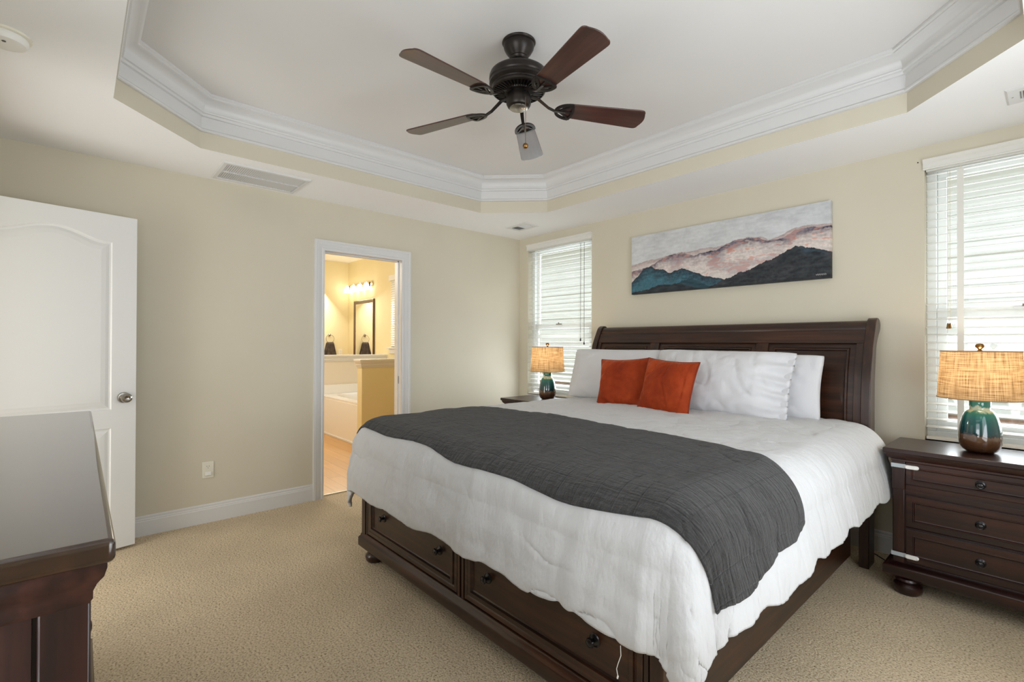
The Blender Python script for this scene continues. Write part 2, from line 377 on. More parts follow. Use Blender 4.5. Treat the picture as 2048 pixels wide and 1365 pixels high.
# baseboards (room is to the left when travelling so that N x t points inside)
bb = [(0, 0), (.014, 0), (.014, .095), (.012, .100), (.012, .106), (.008, .112), (.008, .124), (.004, .131), (0, .131)]
def baseboard(name, pts): 
    bm = B(); sweep(bm, pts, bb); return S(name, bm, M['trim'])
baseboard('baseboard_back', [(RW, 0, 0), (0, 0, 0), (0, DY1+.085, 0)])
baseboard('baseboard_left', [(0, DY0-.085, 0), (0, RD, 0), (.42-.08, RD, 0)])
baseboard('baseboard_right', [(1.28, RD, 0), (RW, RD, 0), (RW, 0, 0)])
# bathroom door casing and jambs
cas = [(0, 0), (0, .012), (.010, .016), (.018, .016), (.022, .012), (.040, .014), (.050, .020), (.064, .020), (.068, .024), (.085, .024), (.085, 0)]
bm = B(); sweep(bm, [(0, DY1, 0), (0, DY1, DZ), (0, DY0, DZ), (0, DY0, 0)], [(-a, b) for a, b in cas], normal=(1, 0, 0)); 
S('trim_2', bm, M['trim'], smooth='auto')
bm = B(); box(bm, -.125, .004, DY0-.02, DY0, 0, DZ+.02); box(bm, -.125, .004, DY1, DY1+.02, 0, DZ+.02); box(bm, -.125, .004, DY0-.02, DY1+.02, DZ, DZ+.02)
box(bm, -.085, -.050, DY0, DY0+.01, 0, DZ); box(bm, -.085, -.050, DY1-.01, DY1, 0, DZ); box(bm, -.085, -.050, DY0, DY1, DZ-.01, DZ)
o = S('trim_3', bm, M['trim'])
bm = B(); box(bm, -.045, -.040, DY1-.003, DY1, .90, .97); finish('strike_plate', bm, M['nickel'], parent=o)

# ------------------------------------------------------------------ open entry door
L_ = .775; e0 = Vector((.180, -3.420, 0)); dd = Vector((.16, -.745, 0)).normalized(); nn = Vector((-dd.y, dd.x, 0))
if nn.x < 0: nn = -nn
def dp(a, z, h=0): return e0 + dd*a + Vector((0, 0, z)) + nn*h
def door_loops(kind, ins):
    a0, a1 = .122+ins, L_-.122-ins
    if kind == 'low': return [(a0, .21+ins), (a1, .21+ins), (a1, .755-ins), (a0, .755-ins)]
    z0 = .865+ins; pts = [(a0, z0), (a1, z0)]; n = 20
    for k in range(n+1):
        t = k/n; a = a1+(a0-a1)*t; s_ = .5-.5*math.cos(2*PI*min(max((t-.12)/.76, 0), 1)) if .12 < t < .88 else 0
        s_ = math.sin(PI*min(max((t-.06)/.88, 0), 1))**1.6
        pts.append((a, 1.880+.062*s_-ins))
    return pts
bm = B(); zt, zb = 2.045, .018
outer = [bm.verts.new(dp(a, z)) for a, z in ((0, zb), (L_, zb), (L_, zt), (0, zt))]
edges = [bm.edges.new((outer[i], outer[(i+1) % 4])) for i in range(4)]
for kind in ('low', 'top'):
    prev = None
    for ins, ht in ((0, 0), (.006, -.006), (.014, -.007), (.030, -.003), (.050, -.001), (.052, -.0008)):
        rg = [bm.verts.new(dp(a, z, ht)) for a, z in door_loops(kind, ins)]; n = len(rg)
        if prev is None: edges += [bm.edges.new((rg[i], rg[(i+1) % n])) for i in range(n)]
        else:
            for i in range(n): bm.faces.new((prev[i], prev[(i+1) % n], rg[(i+1) % n], rg[i]))
        prev = rg
    bm.faces.new(prev)
bmesh.ops.triangle_fill(bm, edges=edges, use_beauty=True)
bk = [bm.verts.new(dp(a, z, -.035)) for a, z in ((0, zb), (L_, zb), (L_, zt), (0, zt))]
for i in range(4): bm.faces.new((outer[i], outer[(i+1) % 4], bk[(i+1) % 4], bk[i]))
bm.faces.new(bk)
dr_ = finish('door_1', bm, M['door'], kind='structure')
def knob_door(side):
    bm = B(); prof = [(.033, 0), (.033, .004), (.030, .009), (.014, .012), (.012, .030), (.020, .036), (.027, .044), (.029, .054), (.026, .064), (.016, .070), (.012, .068), (0, .067)]
    lathe(bm, prof, seg=32); q = (nn*side).to_track_quat('Z', 'Y'); bmesh.ops.transform(bm, matrix=Matrix.Translation(dp(.062, .935, 0 if side > 0 else -.035)) @ q.to_matrix().to_4x4(), verts=bm.verts)
    return finish('door_handle', bm, M['nickel'], parent=dr_, smooth='auto')
knob_door(1); knob_door(-1)

# ------------------------------------------------------------------ windows and blinds
def P(name, bm, mat, parent, **kw): return finish(name, bm, mat, parent=parent, **kw)
for i, (a, b) in enumerate(WIN):
    bm = B()
    frame4(bm, a, b, WZ0, WZ1, .065, .125, .045, .045, .05, .045)
    wf = S('window_%d' % (i+1), bm, M['vinyl'], bevel=.003)
    bm = B()
    frame4(bm, a+.046, b-.046, 1.43, WZ1-.046, .098, .118, .04, .04, .045, .04)
    P('sash', bm, M['vinyl'], wf, bevel=.002)
    bm = B()
    frame4(bm, a+.046, b-.046, WZ0+.051, 1.49, .072, .095, .045, .045, .06, .055); box(bm, a+.0915, b-.0915, .074, .093, 1.34, 1.372)
    P('sash', bm, M['vinyl'], wf, bevel=.002)
    bm = B(); box(bm, a+.08, b-.08, .107, .109, 1.47, WZ1-.08); P('glass_pane', bm, M['glass'], wf)
    bm = B(); box(bm, a+.08, b-.08, .083, .085, WZ0+.10, 1.44); P('glass_pane', bm, M['glass'], wf)
    bm = B(); box(bm, a+.36, a+.44, .066, .072, 1.47, 1.485); lathe(bm, [(.010, 0), (.010, .014), (0, .015)], c=(a+.40, .069, 1.484), seg=12); P('sash_lock', bm, M['nickel'], wf)
    bm = B(); box(bm, a-.005, b+.005, -.012, .065, WZ0-.022, WZ0); P('window_sill', bm, M['trim'], wf, bevel=.003)
    # blind
    lab = ['white horizontal blind on the left window near the room corner', 'white horizontal blind of the window behind the right-hand nightstand'][i]
    bl = thing('window_blind', lab, 'blind', (0, 0, 0), 0, 'horizontal window blinds')
    bm = B(); prof = [(0, 2.296), (-.016, 2.296), (-.018, 2.302), (-.015, 2.308), (-.015, 2.332), (-.022, 2.340), (-.028, 2.350), (-.028, 2.356), (0, 2.356)]
    vsn = []
    for x in (a-.006, b+.006):
        vsn.append([bm.verts.new((x, yy, zz)) for yy, zz in prof])
    n = len(prof)
    for k in range(n): bm.faces.new((vsn[0][k], vsn[0][(k+1) % n], vsn[1][(k+1) % n], vsn[1][k]))
    bm.faces.new(vsn[0]); bm.faces.new(vsn[1]); P('valance', bm, M['blind'], bl)
    bm = B(); box(bm, a+.006, b-.006, .003, .055, 2.288, 2.338); P('headrail', bm, M['blind'], bl, bevel=.002)
    bm = B(); z = 2.270; zs = []
    while z > WZ0+.05: zs.append(z); z -= .0445
    for z in zs:
        tl = .0035
        ys = [.004, .0175, .030, .0425, .054]
        top = [[bm.verts.new((x, yy, z+dz)) for yy, dz in zip(ys, (-tl, .0005, .0018+.0, .0018, .001+tl))] for x in (a+.006, b-.006)]
        bot = [[bm.verts.new((v_.co.x, v_.co.y, v_.co.z-.0028)) for v_ in rw] for rw in top]
        for k in range(4):
            bm.faces.new((top[0][k], top[0][k+1], top[1][k+1], top[1][k])); bm.faces.new((bot[0][k], bot[0][k+1], bot[1][k+1], bot[1][k]))
        for e in (0, 1):
            for k in range(4): bm.faces.new((top[e][k], top[e][k+1], bot[e][k+1], bot[e][k]))
        for k in (0, 4): bm.faces.new((top[0][k], top[1][k], bot[1][k], bot[0][k]))
    P('slats', bm, M['blind'], bl)
    bm = B(); box(bm, a+.006, b-.006, .004, .054, WZ0+.006, WZ0+.024); P('bottom_rail', bm, M['blind'], bl, bevel=.003)
    for x in (a+.155, b-.155):
        bm = B(); 
        for yy in (.0015, .0565): box(bm, x-.0012, x+.0012, yy-.0006, yy+.0006, WZ0+.01, 2.29)
        for z in zs: box(bm, x-.0008, x+.0008, .0015, .0565, z-.0042, z-.0034)
        P('ladder_cord', bm, M['cord'], bl)
    # wide ladder tape on the camera-side third
    cords = [(3.603, 1.40), (3.612, 1.40)] if i == 1 else [(.945, 1.30), (.90, 1.335)]
    for cx, zb_ in cords:
        bm = B(); tube(bm, [(cx, -.010, 2.27), (cx, -.011, 1.8), (cx, -.010, zb_)], .0013 if i else .002, 6)
        cc = P('pull_cord', bm, M['cord'] if i else M['darkcord'], bl)
        bm = B(); lathe(bm, [(.002, 0), (.004, -.004), (.007, -.026), (.008, -.032), (0, -.034)], c=(cx, -.010, zb_), seg=14); P('tassel', bm, M['brass'] if i else M['darkcord'], cc, smooth='auto')
    bm = B(); box(bm, a+.155-.014, a+.155+.014, -.0005, .0003, WZ0+.02, 2.27)
    if i == 1: P('ladder_tape', bm, M['blind'], bl)
    else: bm.free()

# outdoors: neighbouring house, ground
nb = thing('neighboring_house', 'pale vinyl-sided neighboring house wall with cream eave seen through the blinds', 'house', (0, 3.0, .5))
bm = B(); z = .08; 
while z < 2.55:
    h_ = .145; vv = [bm.verts.new(q) for q in ((-7, -.022, z), (9, -.022, z), (9, -.002, z+h_), (-7, -.002, z+h_))]; bm.faces.new(vv)
    ww = [bm.verts.new(q) for q in ((-7, 0.0, z-.001), (9, 0.0, z-.001))]; bm.faces.new((vv[0], vv[1], ww[1], ww[0])); z += h_
box(bm, -7, 9, 0, .1, .06, 3.2); finish('siding', bm, M['siding'], parent=nb, keep=True)
bm = B()
x = -7
while x < 9: box(bm, x, x+.122, -.55, 0, 2.60, 2.62); x += .130
box(bm, -7, 9, -.55, 0, 2.622, 2.66); finish('soffit', bm, M['soffit'], parent=nb)
bm = B(); box(bm, -7, 9, -.62, -.55, 2.56, 2.78); finish('fascia', bm, M['trim'], parent=nb)
bm = B(); box(bm, -7, 9, -.02, .1, -.9, .06); finish('foundation', bm, M['brownband'], parent=nb)
bm = B(); vv = [bm.verts.new(q) for q in ((-7, .13, .28), (9, .13, .28), (9, 3.0, .50), (-7, 3.0, .50))]; bm.faces.new(vv); o = finish('ground', bm, M['ground'], kind='structure')

# ------------------------------------------------------------------ bathroom
BX, BY, BH = -4.63, -3.3, 2.743
bm = B(); box(bm, BX-.1, -.06, BY-.1, .12, -.1, -.002); S('floor_bathroom', bm, M['laminate'])
bm = B(); wall_with_holes(bm, BX-.1, 0, 0, BH, [(-2.985, -2.10, 1.21, 2.34)], lambda a, b, c, e: box(bm, a, b, 0, .13, c, e)); S('wall_bathroom_back', bm, M['bathwall'])
bm = B(); box(bm, BX-.1, BX, BY, .13, 0, BH); S('wall_bathroom_left', bm, M['bathwall'])
bm = B(); box(bm, BX-.1, -.12, BY-.1, BY, 0, BH); S('wall_bathroom_front', bm, M['bathwall'])
bm = B(); box(bm, BX-.1, -.1, BY-.1, .13, BH, BH+.1); S('ceiling_bathroom', bm, M['ceil'])
bm = B(); box(bm, -.075, -.045, DY0, DY1, -.002, .006); S('trim_4', bm, M['nickel'])
# half wall at the near end of the tub
bm = B(); box(bm, -1.515, -1.395, -1.215, 0, 0, 1.0); S('wall_half_near', bm, M['bathwall'])
capp = [(0, .985), (.006, .985), (.010, 1.0), (.016, 1.010), (.020, 1.030), (.028, 1.045), (.030, 1.056), (.036, 1.060), (.036, 1.082), (0, 1.082)]
bm = B(); sweep(bm, [(-1.515, 0, 0), (-1.515, -1.215, 0), (-1.395, -1.215, 0), (-1.395, 0, 0)], [(-a, b_) for a, b_ in capp]); box(bm, -1.52, -1.39, -1.22, 0, 1.06, 1.082); S('trim_5', bm, M['trim'])
bm = B(); sweep(bm, [(-1.515, -1.10, 0), (-1.515, -1.215, 0), (-1.395, -1.215, 0), (-1.395, 0, 0)], [(-a, b_*1.05) for a, b_ in bb]); S('baseboard_bathroom', bm, M['trim'])
# half wall behind the tub, with its ledge
bm = B(); box(bm, -3.27, -3.15, -1.75, 0, 0, 1.02); S('wall_half_far', bm, M['bathpale'])
bm = B(); sweep(bm, [(-3.27, -1.75, 0), (-3.15, -1.75, 0), (-3.15, 0, 0)], [(-a, b_+.012) for a, b_ in capp]); box(bm, -3.27, -3.15, -1.75, 0, 1.07, 1.094); S('trim_6', bm, M['trim'])
# tub
tb = thing('bathtub', 'white drop-in bathtub with plain apron behind the bathroom half wall', 'bathtub', (-2.33, -.55, 0))
bm = B(); x0, x1, y0, y1 = -.815, .813, -.55, .548
box(bm, x0, x1, y0, y0+.03, 0, .50); finish('apron', bm, M['acrylic'], parent=tb, bevel=.006)
bm = B(); n = 40; prev = None
def sup(cx, cy, a, b_, z, k=3.2):
    out = []
    for i in range(n):
        t = 2*PI*(i+.5)/n; c_, s_ = math.cos(t), math.sin(t); out.append((cx+a*math.copysign(abs(c_)**(2/k), c_), cy+b_*math.copysign(abs(s_)**(2/k), s_), z))
    return out
for lp in (sup(0, 0, .81, .548, .49, 40), sup(0, 0, .812, .549, .525, 40), sup(0, 0, .70, .43, .53), sup(0, 0, .67, .40, .50), sup(0, 0, .60, .33, .18), sup(0, 0, .52, .26, .13)):
    rg = [bm.verts.new(q) for q in lp]
    if prev:
        for i in range(n): bm.faces.new((prev[i], prev[(i+1) % n], rg[(i+1) % n], rg[i]))
    prev = rg
bm.faces.new(prev); finish('rim_and_basin', bm, M['acrylic'], parent=tb, smooth='auto')
bm = B(); box(bm, x0, x0+.02, y0, y1, .525, .655); box(bm, x0, x1, y1-.02, y1, .525, .655); finish('splash_lip', bm, M['acrylic'], parent=tb, bevel=.004)
bm = B(); box(bm, x0, x1, y0-.012, y0, 0, .02); finish('base_strip', bm, M['trim'], parent=tb)
# bathroom window + blind
bm = B()
frame4(bm, -2.985, -2.10, 1.21, 2.34, .07, .12, .055, .055, .05, .05)
wb = S('window_3', bm, M['vinyl']); bm = B(); box(bm, -2.93, -2.15, .095, .097, 1.26, 2.29); finish('glass_pane', bm, M['glass'], parent=wb)
bm = B(); box(bm, -3.06, -2.03, -.045, .06, 1.185, 1.21); box(bm, -3.02, -2.07, -.02, 0, 1.11, 1.185); finish('window_sill', bm, M['trim'], parent=wb, bevel=.004)
bl = thing('window_blind', 'white blind at the bathroom window, barely showing at the door jamb', 'blind', (0, 0, 0))
bm = B(); box(bm, -3.01, -2.08, -.04, .0, 2.26, 2.345); finish('valance', bm, M['blind'], parent=bl, bevel=.003)
bm = B(); z = 2.25
while z > 1.24: 
    vv = [bm.verts.new(q) for q in ((-2.98, -.012, z-.018), (-2.11, -.012, z-.018), (-2.11, .006, z+.018), (-2.98, .006, z+.018))]; bm.faces.new(vv); z -= .036
finish('slats', bm, M['blind'], parent=bl)
# mirror
mr = thing('wall_mirror', 'tall brown-framed mirror on the bathroom wall under the vanity light', 'mirror', (-3.95, -.001, .95))
bm = B(); Wm, Hm = .785, 1.07; rings_panel(bm, (-Wm/2, 0, 0), (1, 0, 0), (0, 0, 1), (0, -1, 0), Wm, Hm, [(0, 0), (0, .022), (.012, .028), (.03, .022), (.052, .016), (.062, .010)], cap=False); finish('frame', bm, M['bathframe'], parent=mr, smooth='auto')
bm = B(); box(bm, -Wm/2+.06, Wm/2-.06, -.011, -.004, .06, Hm-.06); finish('mirror_glass', bm, M['mirror'], parent=mr)
# vanity light
vl = thing('vanity_light', 'lit four-shade vanity light bar above the bathroom mirror', 'light fixture', (-4.10, -.001, 2.27))
bm = B(); lathe(bm, [(0, 0), (.055, 0), (.055, .02), (.045, .03), (0, .03)], seg=28, c=(.43, 0, 0), axis='y'); 
lathe(bm, [(0, 0), (.055, 0), (.055, .02), (.045, .03), (0, .03)], seg=28, c=(-.43, 0, 0), axis='y'); box(bm, -.43, .43, 0, .03, -.04, .04)
bmesh.ops.transform(bm, matrix=Matrix.Diagonal((1, -1, 1, 1)), verts=bm.verts); finish('backplate', bm, M['chrome'], parent=vl, smooth='auto')
for k in range(4):
    x = -.39+.26*k
    bm = B(); pts = [(x+.0*t, -.03-.055*math.sin(t*PI), .0+.05*math.sin(t*PI*.9)) for t in [j/8 for j in range(9)]]; tube(bm, pts[:7], .006, 8); finish('arm', bm, M['chrome'], parent=vl)
    bm = B(); lathe(bm, [(.018, .02), (.030, .01), (.045, -.03), (.058, -.09), (.055, -.09), (.042, -.03), (.02, .005)], c=(x, -.085, 0), seg=24); finish('glass_shade', bm, M['bulbglass'], parent=vl, smooth=True)
area('vanity_light_glow', (-4.10, -.32, 2.20), (-3.6, -2.0, .6), 1.0, .12, 26, (1, .93, .80))
point('bathroom_fill_light', (-2.3, -2.3, 2.30), 46, (1, .96, .90), .14)  # unseen fill added to brighten the bathroom, no fixture there
# towel ring + towel on the far wall
tr_ = thing('towel_ring', 'small chrome towel ring on the far bathroom wall', 'towel ring', (BX, -.345, 1.42))
bm = B(); lathe(bm, [(0, 0), (.024, 0), (.022, .012), (.008, .018), (.008, .035), (0, .036)], axis='x', seg=20); finish('mount', bm, M['nickel'], parent=tr_, smooth='auto')
bm = B(); tube(bm, [(.033, .072*math.sin(a), -.072+.072*math.cos(a)) for a in [2*PI*k/28 for k in range(29)]], .0035, 8); finish('ring', bm, M['nickel'], parent=tr_, smooth=True)
bm = B()
for side, dx in ((0, .012), (1, .052)):
    g = {}
    for iy in range(15):
        for iz in range(13):
            t = iz/12; wy = (.055+.055*min(1, t*1.6))*(iy/14*2-1); fold = .010*math.sin(iy*1.35)*(1-.4*t)
            g[iy, iz] = bm.verts.new((dx+fold+(.012 if t == 0 else 0)*(1 if side == 0 else -1), wy, -.13-.36*t))
    for iy in range(14):
        for iz in range(12): bm.faces.new((g[iy, iz], g[iy+1, iz], g[iy+1, iz+1], g[iy, iz+1]))
o = finish('hand_towel', bm, M['towel'], smooth=True, loc=(BX, -.345, 1.42)); o.modifiers.new('thick', 'SOLIDIFY').thickness = .006
tag(o, 'dark brown hand towel hanging from the ring in the bathroom', 'towel')

def outlet(loc, rotz, lab, nightlight=False):
    t = thing('wall_outlet', lab, 'outlet', loc, rotz)   # local +x faces the room
    bm = B(); box(bm, 0, .006, -.036, .036, -.058, .058); finish('cover_plate', bm, M['ivory'], parent=t, bevel=.003)
    for zz in (.022, -.022):
        bm = B(); lathe(bm, [(0, .006), (.017, .006), (.017, .008), (0, .008)], axis='x', c=(0, 0, zz), seg=24); s_ = finish('socket', bm, M['ivory'], parent=t)
        bm = B(); box(bm, .008, .0085, -.008, -.006, zz, zz+.008); box(bm, .008, .0085, .005, .007, zz, zz+.008); box(bm, .008, .0085, -.002, .002, zz-.010, zz-.006); finish('slots', bm, M['darkhole'], parent=s_)
    if nightlight:
        bm = B(); box(bm, .0085, .022, -.020, .020, -.040, -.012); finish('plug_cover', bm, M['plastic'], parent=t, bevel=.006)
    return t
outlet((0, -3.0, .372), 0, 'ivory wall outlet with a plug cover, low on the wall left of the bathroom doorway', True)
outlet((BX, -.145, 1.105), 0, 'small ivory outlet on the far bathroom wall beside the hanging towel')
# ------------------------------------------------------------------ ceiling fixtures
# return-air grille
g = thing('return_air_grille', 'long white louvered return air grille on the ceiling along the left wall', 'vent', (.27, -2.73, H))
bm = B(); gx, gy = .20, .275; rings_panel(bm, (-gx, -gy, 0), (1, 0, 0), (0, 1, 0), (0, 0, -1), .40, .55, [(0, 0), (0, .004), (.006, .012), (.028, .012), (.030, .002)], cap=False); box(bm, -.004, .004, -gy+.028, gy-.028, -.012, -.002); finish('frame', bm, M['trim'], parent=g)
bm = B(); box(bm, -gx+.028, gx-.028, -gy+.028, gy-.028, -.002, -.0005); finish('duct_opening', bm, M['ventshade'], parent=g)
bm = B(); y = -gy+.034
while y < gy-.034:
    vv = [bm.verts.new(q) for q in ((-gx+.028, y, -.002), (gx-.028, y, -.002), (gx-.028, y+.0065, -.009), (-gx+.028, y+.0065, -.009))]; bm.faces.new(vv); y += .0125
finish('louvers', bm, M['trim'], parent=g)
def register(loc, lab, sx=.145, sy=.10):
    t = thing('ceiling_register', lab, 'vent', loc, 0, 'ceiling supply registers')
    bm = B(); rings_panel(bm, (-sx, -sy, 0), (1, 0, 0), (0, 1, 0), (0, 0, -1), 2*sx, 2*sy, [(0, 0), (0, .003), (.008, .008), (.045, .008), (.047, .003)], cap=False)
    finish('frame', bm, M['trim'], parent=t)
    bm = B(); box(bm, -sx+.044, sx-.044, -sy+.044, sy-.044, -.003, -.001); finish('duct_opening', bm, M['ventshade'], parent=t)
    bm = B(); x = -sx+.05
    while x < sx-.05:
        s_ = 1 if x < 0 else -1
        vv = [bm.verts.new(q) for q in ((x, -sy+.044, -.003), (x, sy-.044, -.003), (x+.007*s_, sy-.044, -.009), (x+.007*s_, -sy+.044, -.009))]; bm.faces.new(vv); x += .012
    finish('louvers', bm, M['trim'], parent=t)
    for x in (-sx+.022, sx-.022):
        bm = B(); lathe(bm, [(0, -.0095), (.004, -.009), (.004, -.008), (0, -.008)], c=(x, 0, 0), seg=10); finish('screw', bm, M['nickel'], parent=t)
register((.475, -.405, H), 'small white ceiling register by the corner beside the left window')
register((4.00, -.445, H), 'white ceiling register at the right edge above the right window')
# smoke detector
t = thing('smoke_detector', 'round white smoke detector on the ceiling at the upper left', 'smoke detector', (1.36, -3.905, H))
bm = B(); lathe(bm, [(0, 0), (.075, 0), (.075, -.008), (.070, -.010)], seg=48); finish('base_ring', bm, M['ivory'], parent=t, smooth='auto')
bm = B(); lathe(bm, [(.062, -.006), (.066, -.014), (.066, -.026), (.060, -.036), (.040, -.040), (0, -.041)], seg=48); finish('cover', bm, M['plastic'], parent=t, smooth='auto')
bm = B(); lathe(bm, [(0, -.0415), (.006, -.0415), (.006, -.040), (0, -.040)], c=(.03, 0, -.001), seg=14); finish('test_button', bm, M['ventshade'], parent=t)
# nail left in the wall
bm = B(); lathe(bm, [(0, 0), (.0035, 0), (.0035, -.003), (0, -.003)], axis='y', c=(0, 0, 0), seg=12); tag(finish('nail', bm, M['blackknob'], loc=(3.470, 0, 2.352)), 'tiny dark nail head in the wall left of the right window', 'nail')

# ------------------------------------------------------------------ ceiling fan
FX, FY = 2.268, -2.10
fan = thing('ceiling_fan', 'five-blade dark bronze ceiling fan with walnut blades hanging from the tray ceiling', 'ceiling fan', (FX, FY, H2))
def L(prof): return [(a, b - H2) for a, b in prof]
bm = B(); lathe(bm, L([(0, 2.743), (.080, 2.743), (.082, 2.738), (.078, 2.732), (.074, 2.730), (.075, 2.724), (.072, 2.710), (.062, 2.692), (.050, 2.677), (.044, 2.669), (.046, 2.664), (.042, 2.654), (.030, 2.646), (.0, 2.646)]), seg=48); finish('canopy', bm, M['bronze'], parent=fan, smooth='auto')
bm = B(); lathe(bm, L([(.0, 2.66), (.022, 2.66), (.020, 2.632), (.014, 2.620), (.014, 2.60), (.03, 2.60), (.03, 2.595), (0, 2.595)]), seg=24); finish('downrod', bm, M['bronze'], parent=fan, smooth='auto')
bm = B(); lathe(bm, L([(0, 2.604), (.040, 2.605), (.095, 2.602), (.124, 2.596), (.138, 2.586), (.143, 2.574), (.144, 2.556), (.140, 2.550), (.141, 2.548), (.143, 2.544), (.143, 2.534), (.136, 2.528), (.130, 2.524), (.128, 2.518), (.118, 2.512), (.070, 2.505), (0, 2.505)]), seg=64)
mh = finish('motor_housing', bm, M['bronze'], parent=fan, smooth='auto')
bm = B()
for k in range(40):
    a = 2*PI*k/40; c_, s_ = math.cos(a), math.sin(a); tx, ty = -s_*.0022, c_*.0022
    q = []
    for rr, z in ((.072, 2.502-H2), (.124, 2.509-H2)):
        q += [(rr*c_+tx, rr*s_+ty, z), (rr*c_-tx, rr*s_-ty, z), (rr*c_-tx, rr*s_-ty, z-.008), (rr*c_+tx, rr*s_+ty, z-.008)]
    v_ = [bm.verts.new(x) for x in q]
    for f in ((0, 1, 2, 3), (4, 5, 6, 7), (0, 1, 5, 4), (1, 2, 6, 5), (2, 3, 7, 6), (3, 0, 4, 7)): bm.faces.new([v_[i] for i in f])
finish('cooling_fins', bm, M['bronze'], parent=mh)
bm = B(); lathe(bm, L([(.126, 2.520), (.132, 2.512), (.130, 2.502), (.122, 2.498), (.120, 2.503), (.122, 2.512)]), seg=64); lathe(bm, L([(0, 2.508), (.070, 2.508), (.074, 2.500), (.070, 2.494), (0, 2.492)]), seg=48); finish('vent_ring', bm, M['bronze'], parent=mh, smooth='auto')
bm = B(); lathe(bm, L([(0, 2.496), (.050, 2.496), (.050, 2.486), (.058, 2.482), (.060, 2.474), (.060, 2.440), (.054, 2.428), (.046, 2.424), (0, 2.422)]), seg=48); sh = finish('switch_housing', bm, M['bronze'], parent=fan, smooth='auto')
bm = B(); lathe(bm, L([(0, 2.4225), (.044, 2.4225), (.044, 2.419), (.030, 2.416), (0, 2.4155)]), seg=40); cp = finish('bottom_cap', bm, M['nickel'], parent=sh, smooth='auto', label='lighter metal bottom cap')
# blades
def blade_outline():
    pts = []; r0, r1, w0, w1 = .215, .652, .050, .0675
    for k in range(7): a = PI/2+PI*k/6; pts.append((r0+.045+.045*math.cos(a), w0*math.sin(a)))
    n = 6; cr = .022
    pts2 = [(r0+.045, -w0), (r1-.05, -w1)]
    for k in range(5): a = -PI/2+PI/2*k/4; pts2.append((r1-cr+cr*math.cos(a)-.012, -w1+cr+cr*math.sin(a)))
    for k in range(1, 6): t = k/6; yy = -w1+cr+(2*w1-2*cr)*t; pts2.append((r1-.012+.012*math.sin(PI*t), yy))
    for k in range(5): a = PI/2*k/4; pts2.append((r1-cr+cr*math.cos(a)-.012, w1-cr+cr*math.sin(a)))
    pts2.append((r1-.05, w1)); return pts + pts2[1:]
BO = blade_outline(); pitch_b = math.radians(-12)
def pitched(x, y, z): return (x, y*math.cos(pitch_b)-z*math.sin(pitch_b), 2.430-H2 - .012*(x-.2)/.45 + y*math.sin(pitch_b)+z*math.cos(pitch_b))
def make_blade():
    bm = B(); lo = [bm.verts.new(pitched(x, y, 0)) for x, y in BO]; hi = [bm.verts.new(pitched(x, y, .006)) for x, y in BO]; n = len(BO)
    bm.faces.new(lo); bm.faces.new(hi)
    for i in range(n): bm.faces.new((lo[i], lo[(i+1) % n], hi[(i+1) % n], hi[i]))
    bl_ = finish('blade', bm, M['blade'], parent=fan, bevel=.0015)
    # iron: arm then a half-round bracket with two openings
    bm = B(); A = [(.062, 0, 2.488-H2), (.095, 0, 2.480-H2), (.125, 0, 2.458-H2), (.150, 0, 2.440-H2), (.180, 0, 2.428-H2), (.235, 0, 2.426-H2)]
    for (p0, p1, w0, w1) in [(A[i], A[i+1], .011-.001*i, .011-.001*(i+1)) for i in range(5)]:
        q = [(p0[0], -w0, p0[2]), (p0[0], w0, p0[2]), (p0[0], w0, p0[2]-.007), (p0[0], -w0, p0[2]-.007), (p1[0], -w1, p1[2]), (p1[0], w1, p1[2]), (p1[0], w1, p1[2]-.007), (p1[0], -w1, p1[2]-.007)]
        v_ = [bm.verts.new(x) for x in q]
        for f in ((0, 1, 2, 3), (4, 5, 6, 7), (0, 1, 5, 4), (1, 2, 6, 5), (2, 3, 7, 6), (3, 0, 4, 7)): bm.faces.new([v_[i] for i in f])
    def ribbon(pts, wd):   # flat ribbon on the blade's underside
        n = len(pts); L1 = []
        for i in range(n):
            a = Vector(pts[max(i-1, 0)]); b_ = Vector(pts[min(i+1, n-1)]); t = (b_-a).normalized(); s_ = Vector((-t.y, t.x))*wd; p_ = Vector(pts[i])
            L1.append([bm.verts.new(pitched(*(p_+s_), -.0005)), bm.verts.new(pitched(*(p_-s_), -.0005)), bm.verts.new(pitched(*(p_-s_), -.008)), bm.verts.new(pitched(*(p_+s_), -.008))])
        for i in range(n-1):
            for k in range(4): bm.faces.new((L1[i][k], L1[i][(k+1) % 4], L1[i+1][(k+1) % 4], L1[i+1][k]))
        bm.faces.new(L1[0]); bm.faces.new(L1[-1])
    ribbon([(.262-.075*math.sin(t)-.0, .050*math.cos(t)) for t in [PI*k/16 for k in range(17)]], .007)
    ribbon([(.262+.010*(1-(y/.05)**2), y) for y in [-.052+.104*k/10 for k in range(11)]], .006)
    ribbon([(.19, 0), (.27, 0)], .005); ribbon([(.20, .0), (.24, .028), (.262, .046)], .0045) ; ribbon([(.20, .0), (.24, -.028), (.262, -.046)], .0045)
    ir = finish('blade_iron', bm, M['bronze'], parent=bl_); return bl_
b0 = make_blade(); angs = [-86.4, -15.3, 58.9, 129.7, -157.8]
for i, a in enumerate(angs):
    o = b0 if i == 0 else copy_tree(b0, fan)
    o.rotation_euler = (0, 0, math.radians(a))
fan_dir = Vector((co.location.x-FX, co.location.y-FY, 0)).normalized(); side = Vector((-fan_dir.y, fan_dir.x, 0))
cxy = fan_dir*.056 + side*.030
bm = B(); tube(bm, [(cxy.x*.8, cxy.y*.8, 2.452-H2), (cxy.x*1.08, cxy.y*1.08, 2.446-H2), (cxy.x*1.1, cxy.y*1.1, 2.43-H2), (cxy.x*1.1, cxy.y*1.1, 2.222-H2)], .0014, 6); pc = finish('pull_chain', bm, M['brass'], parent=fan)
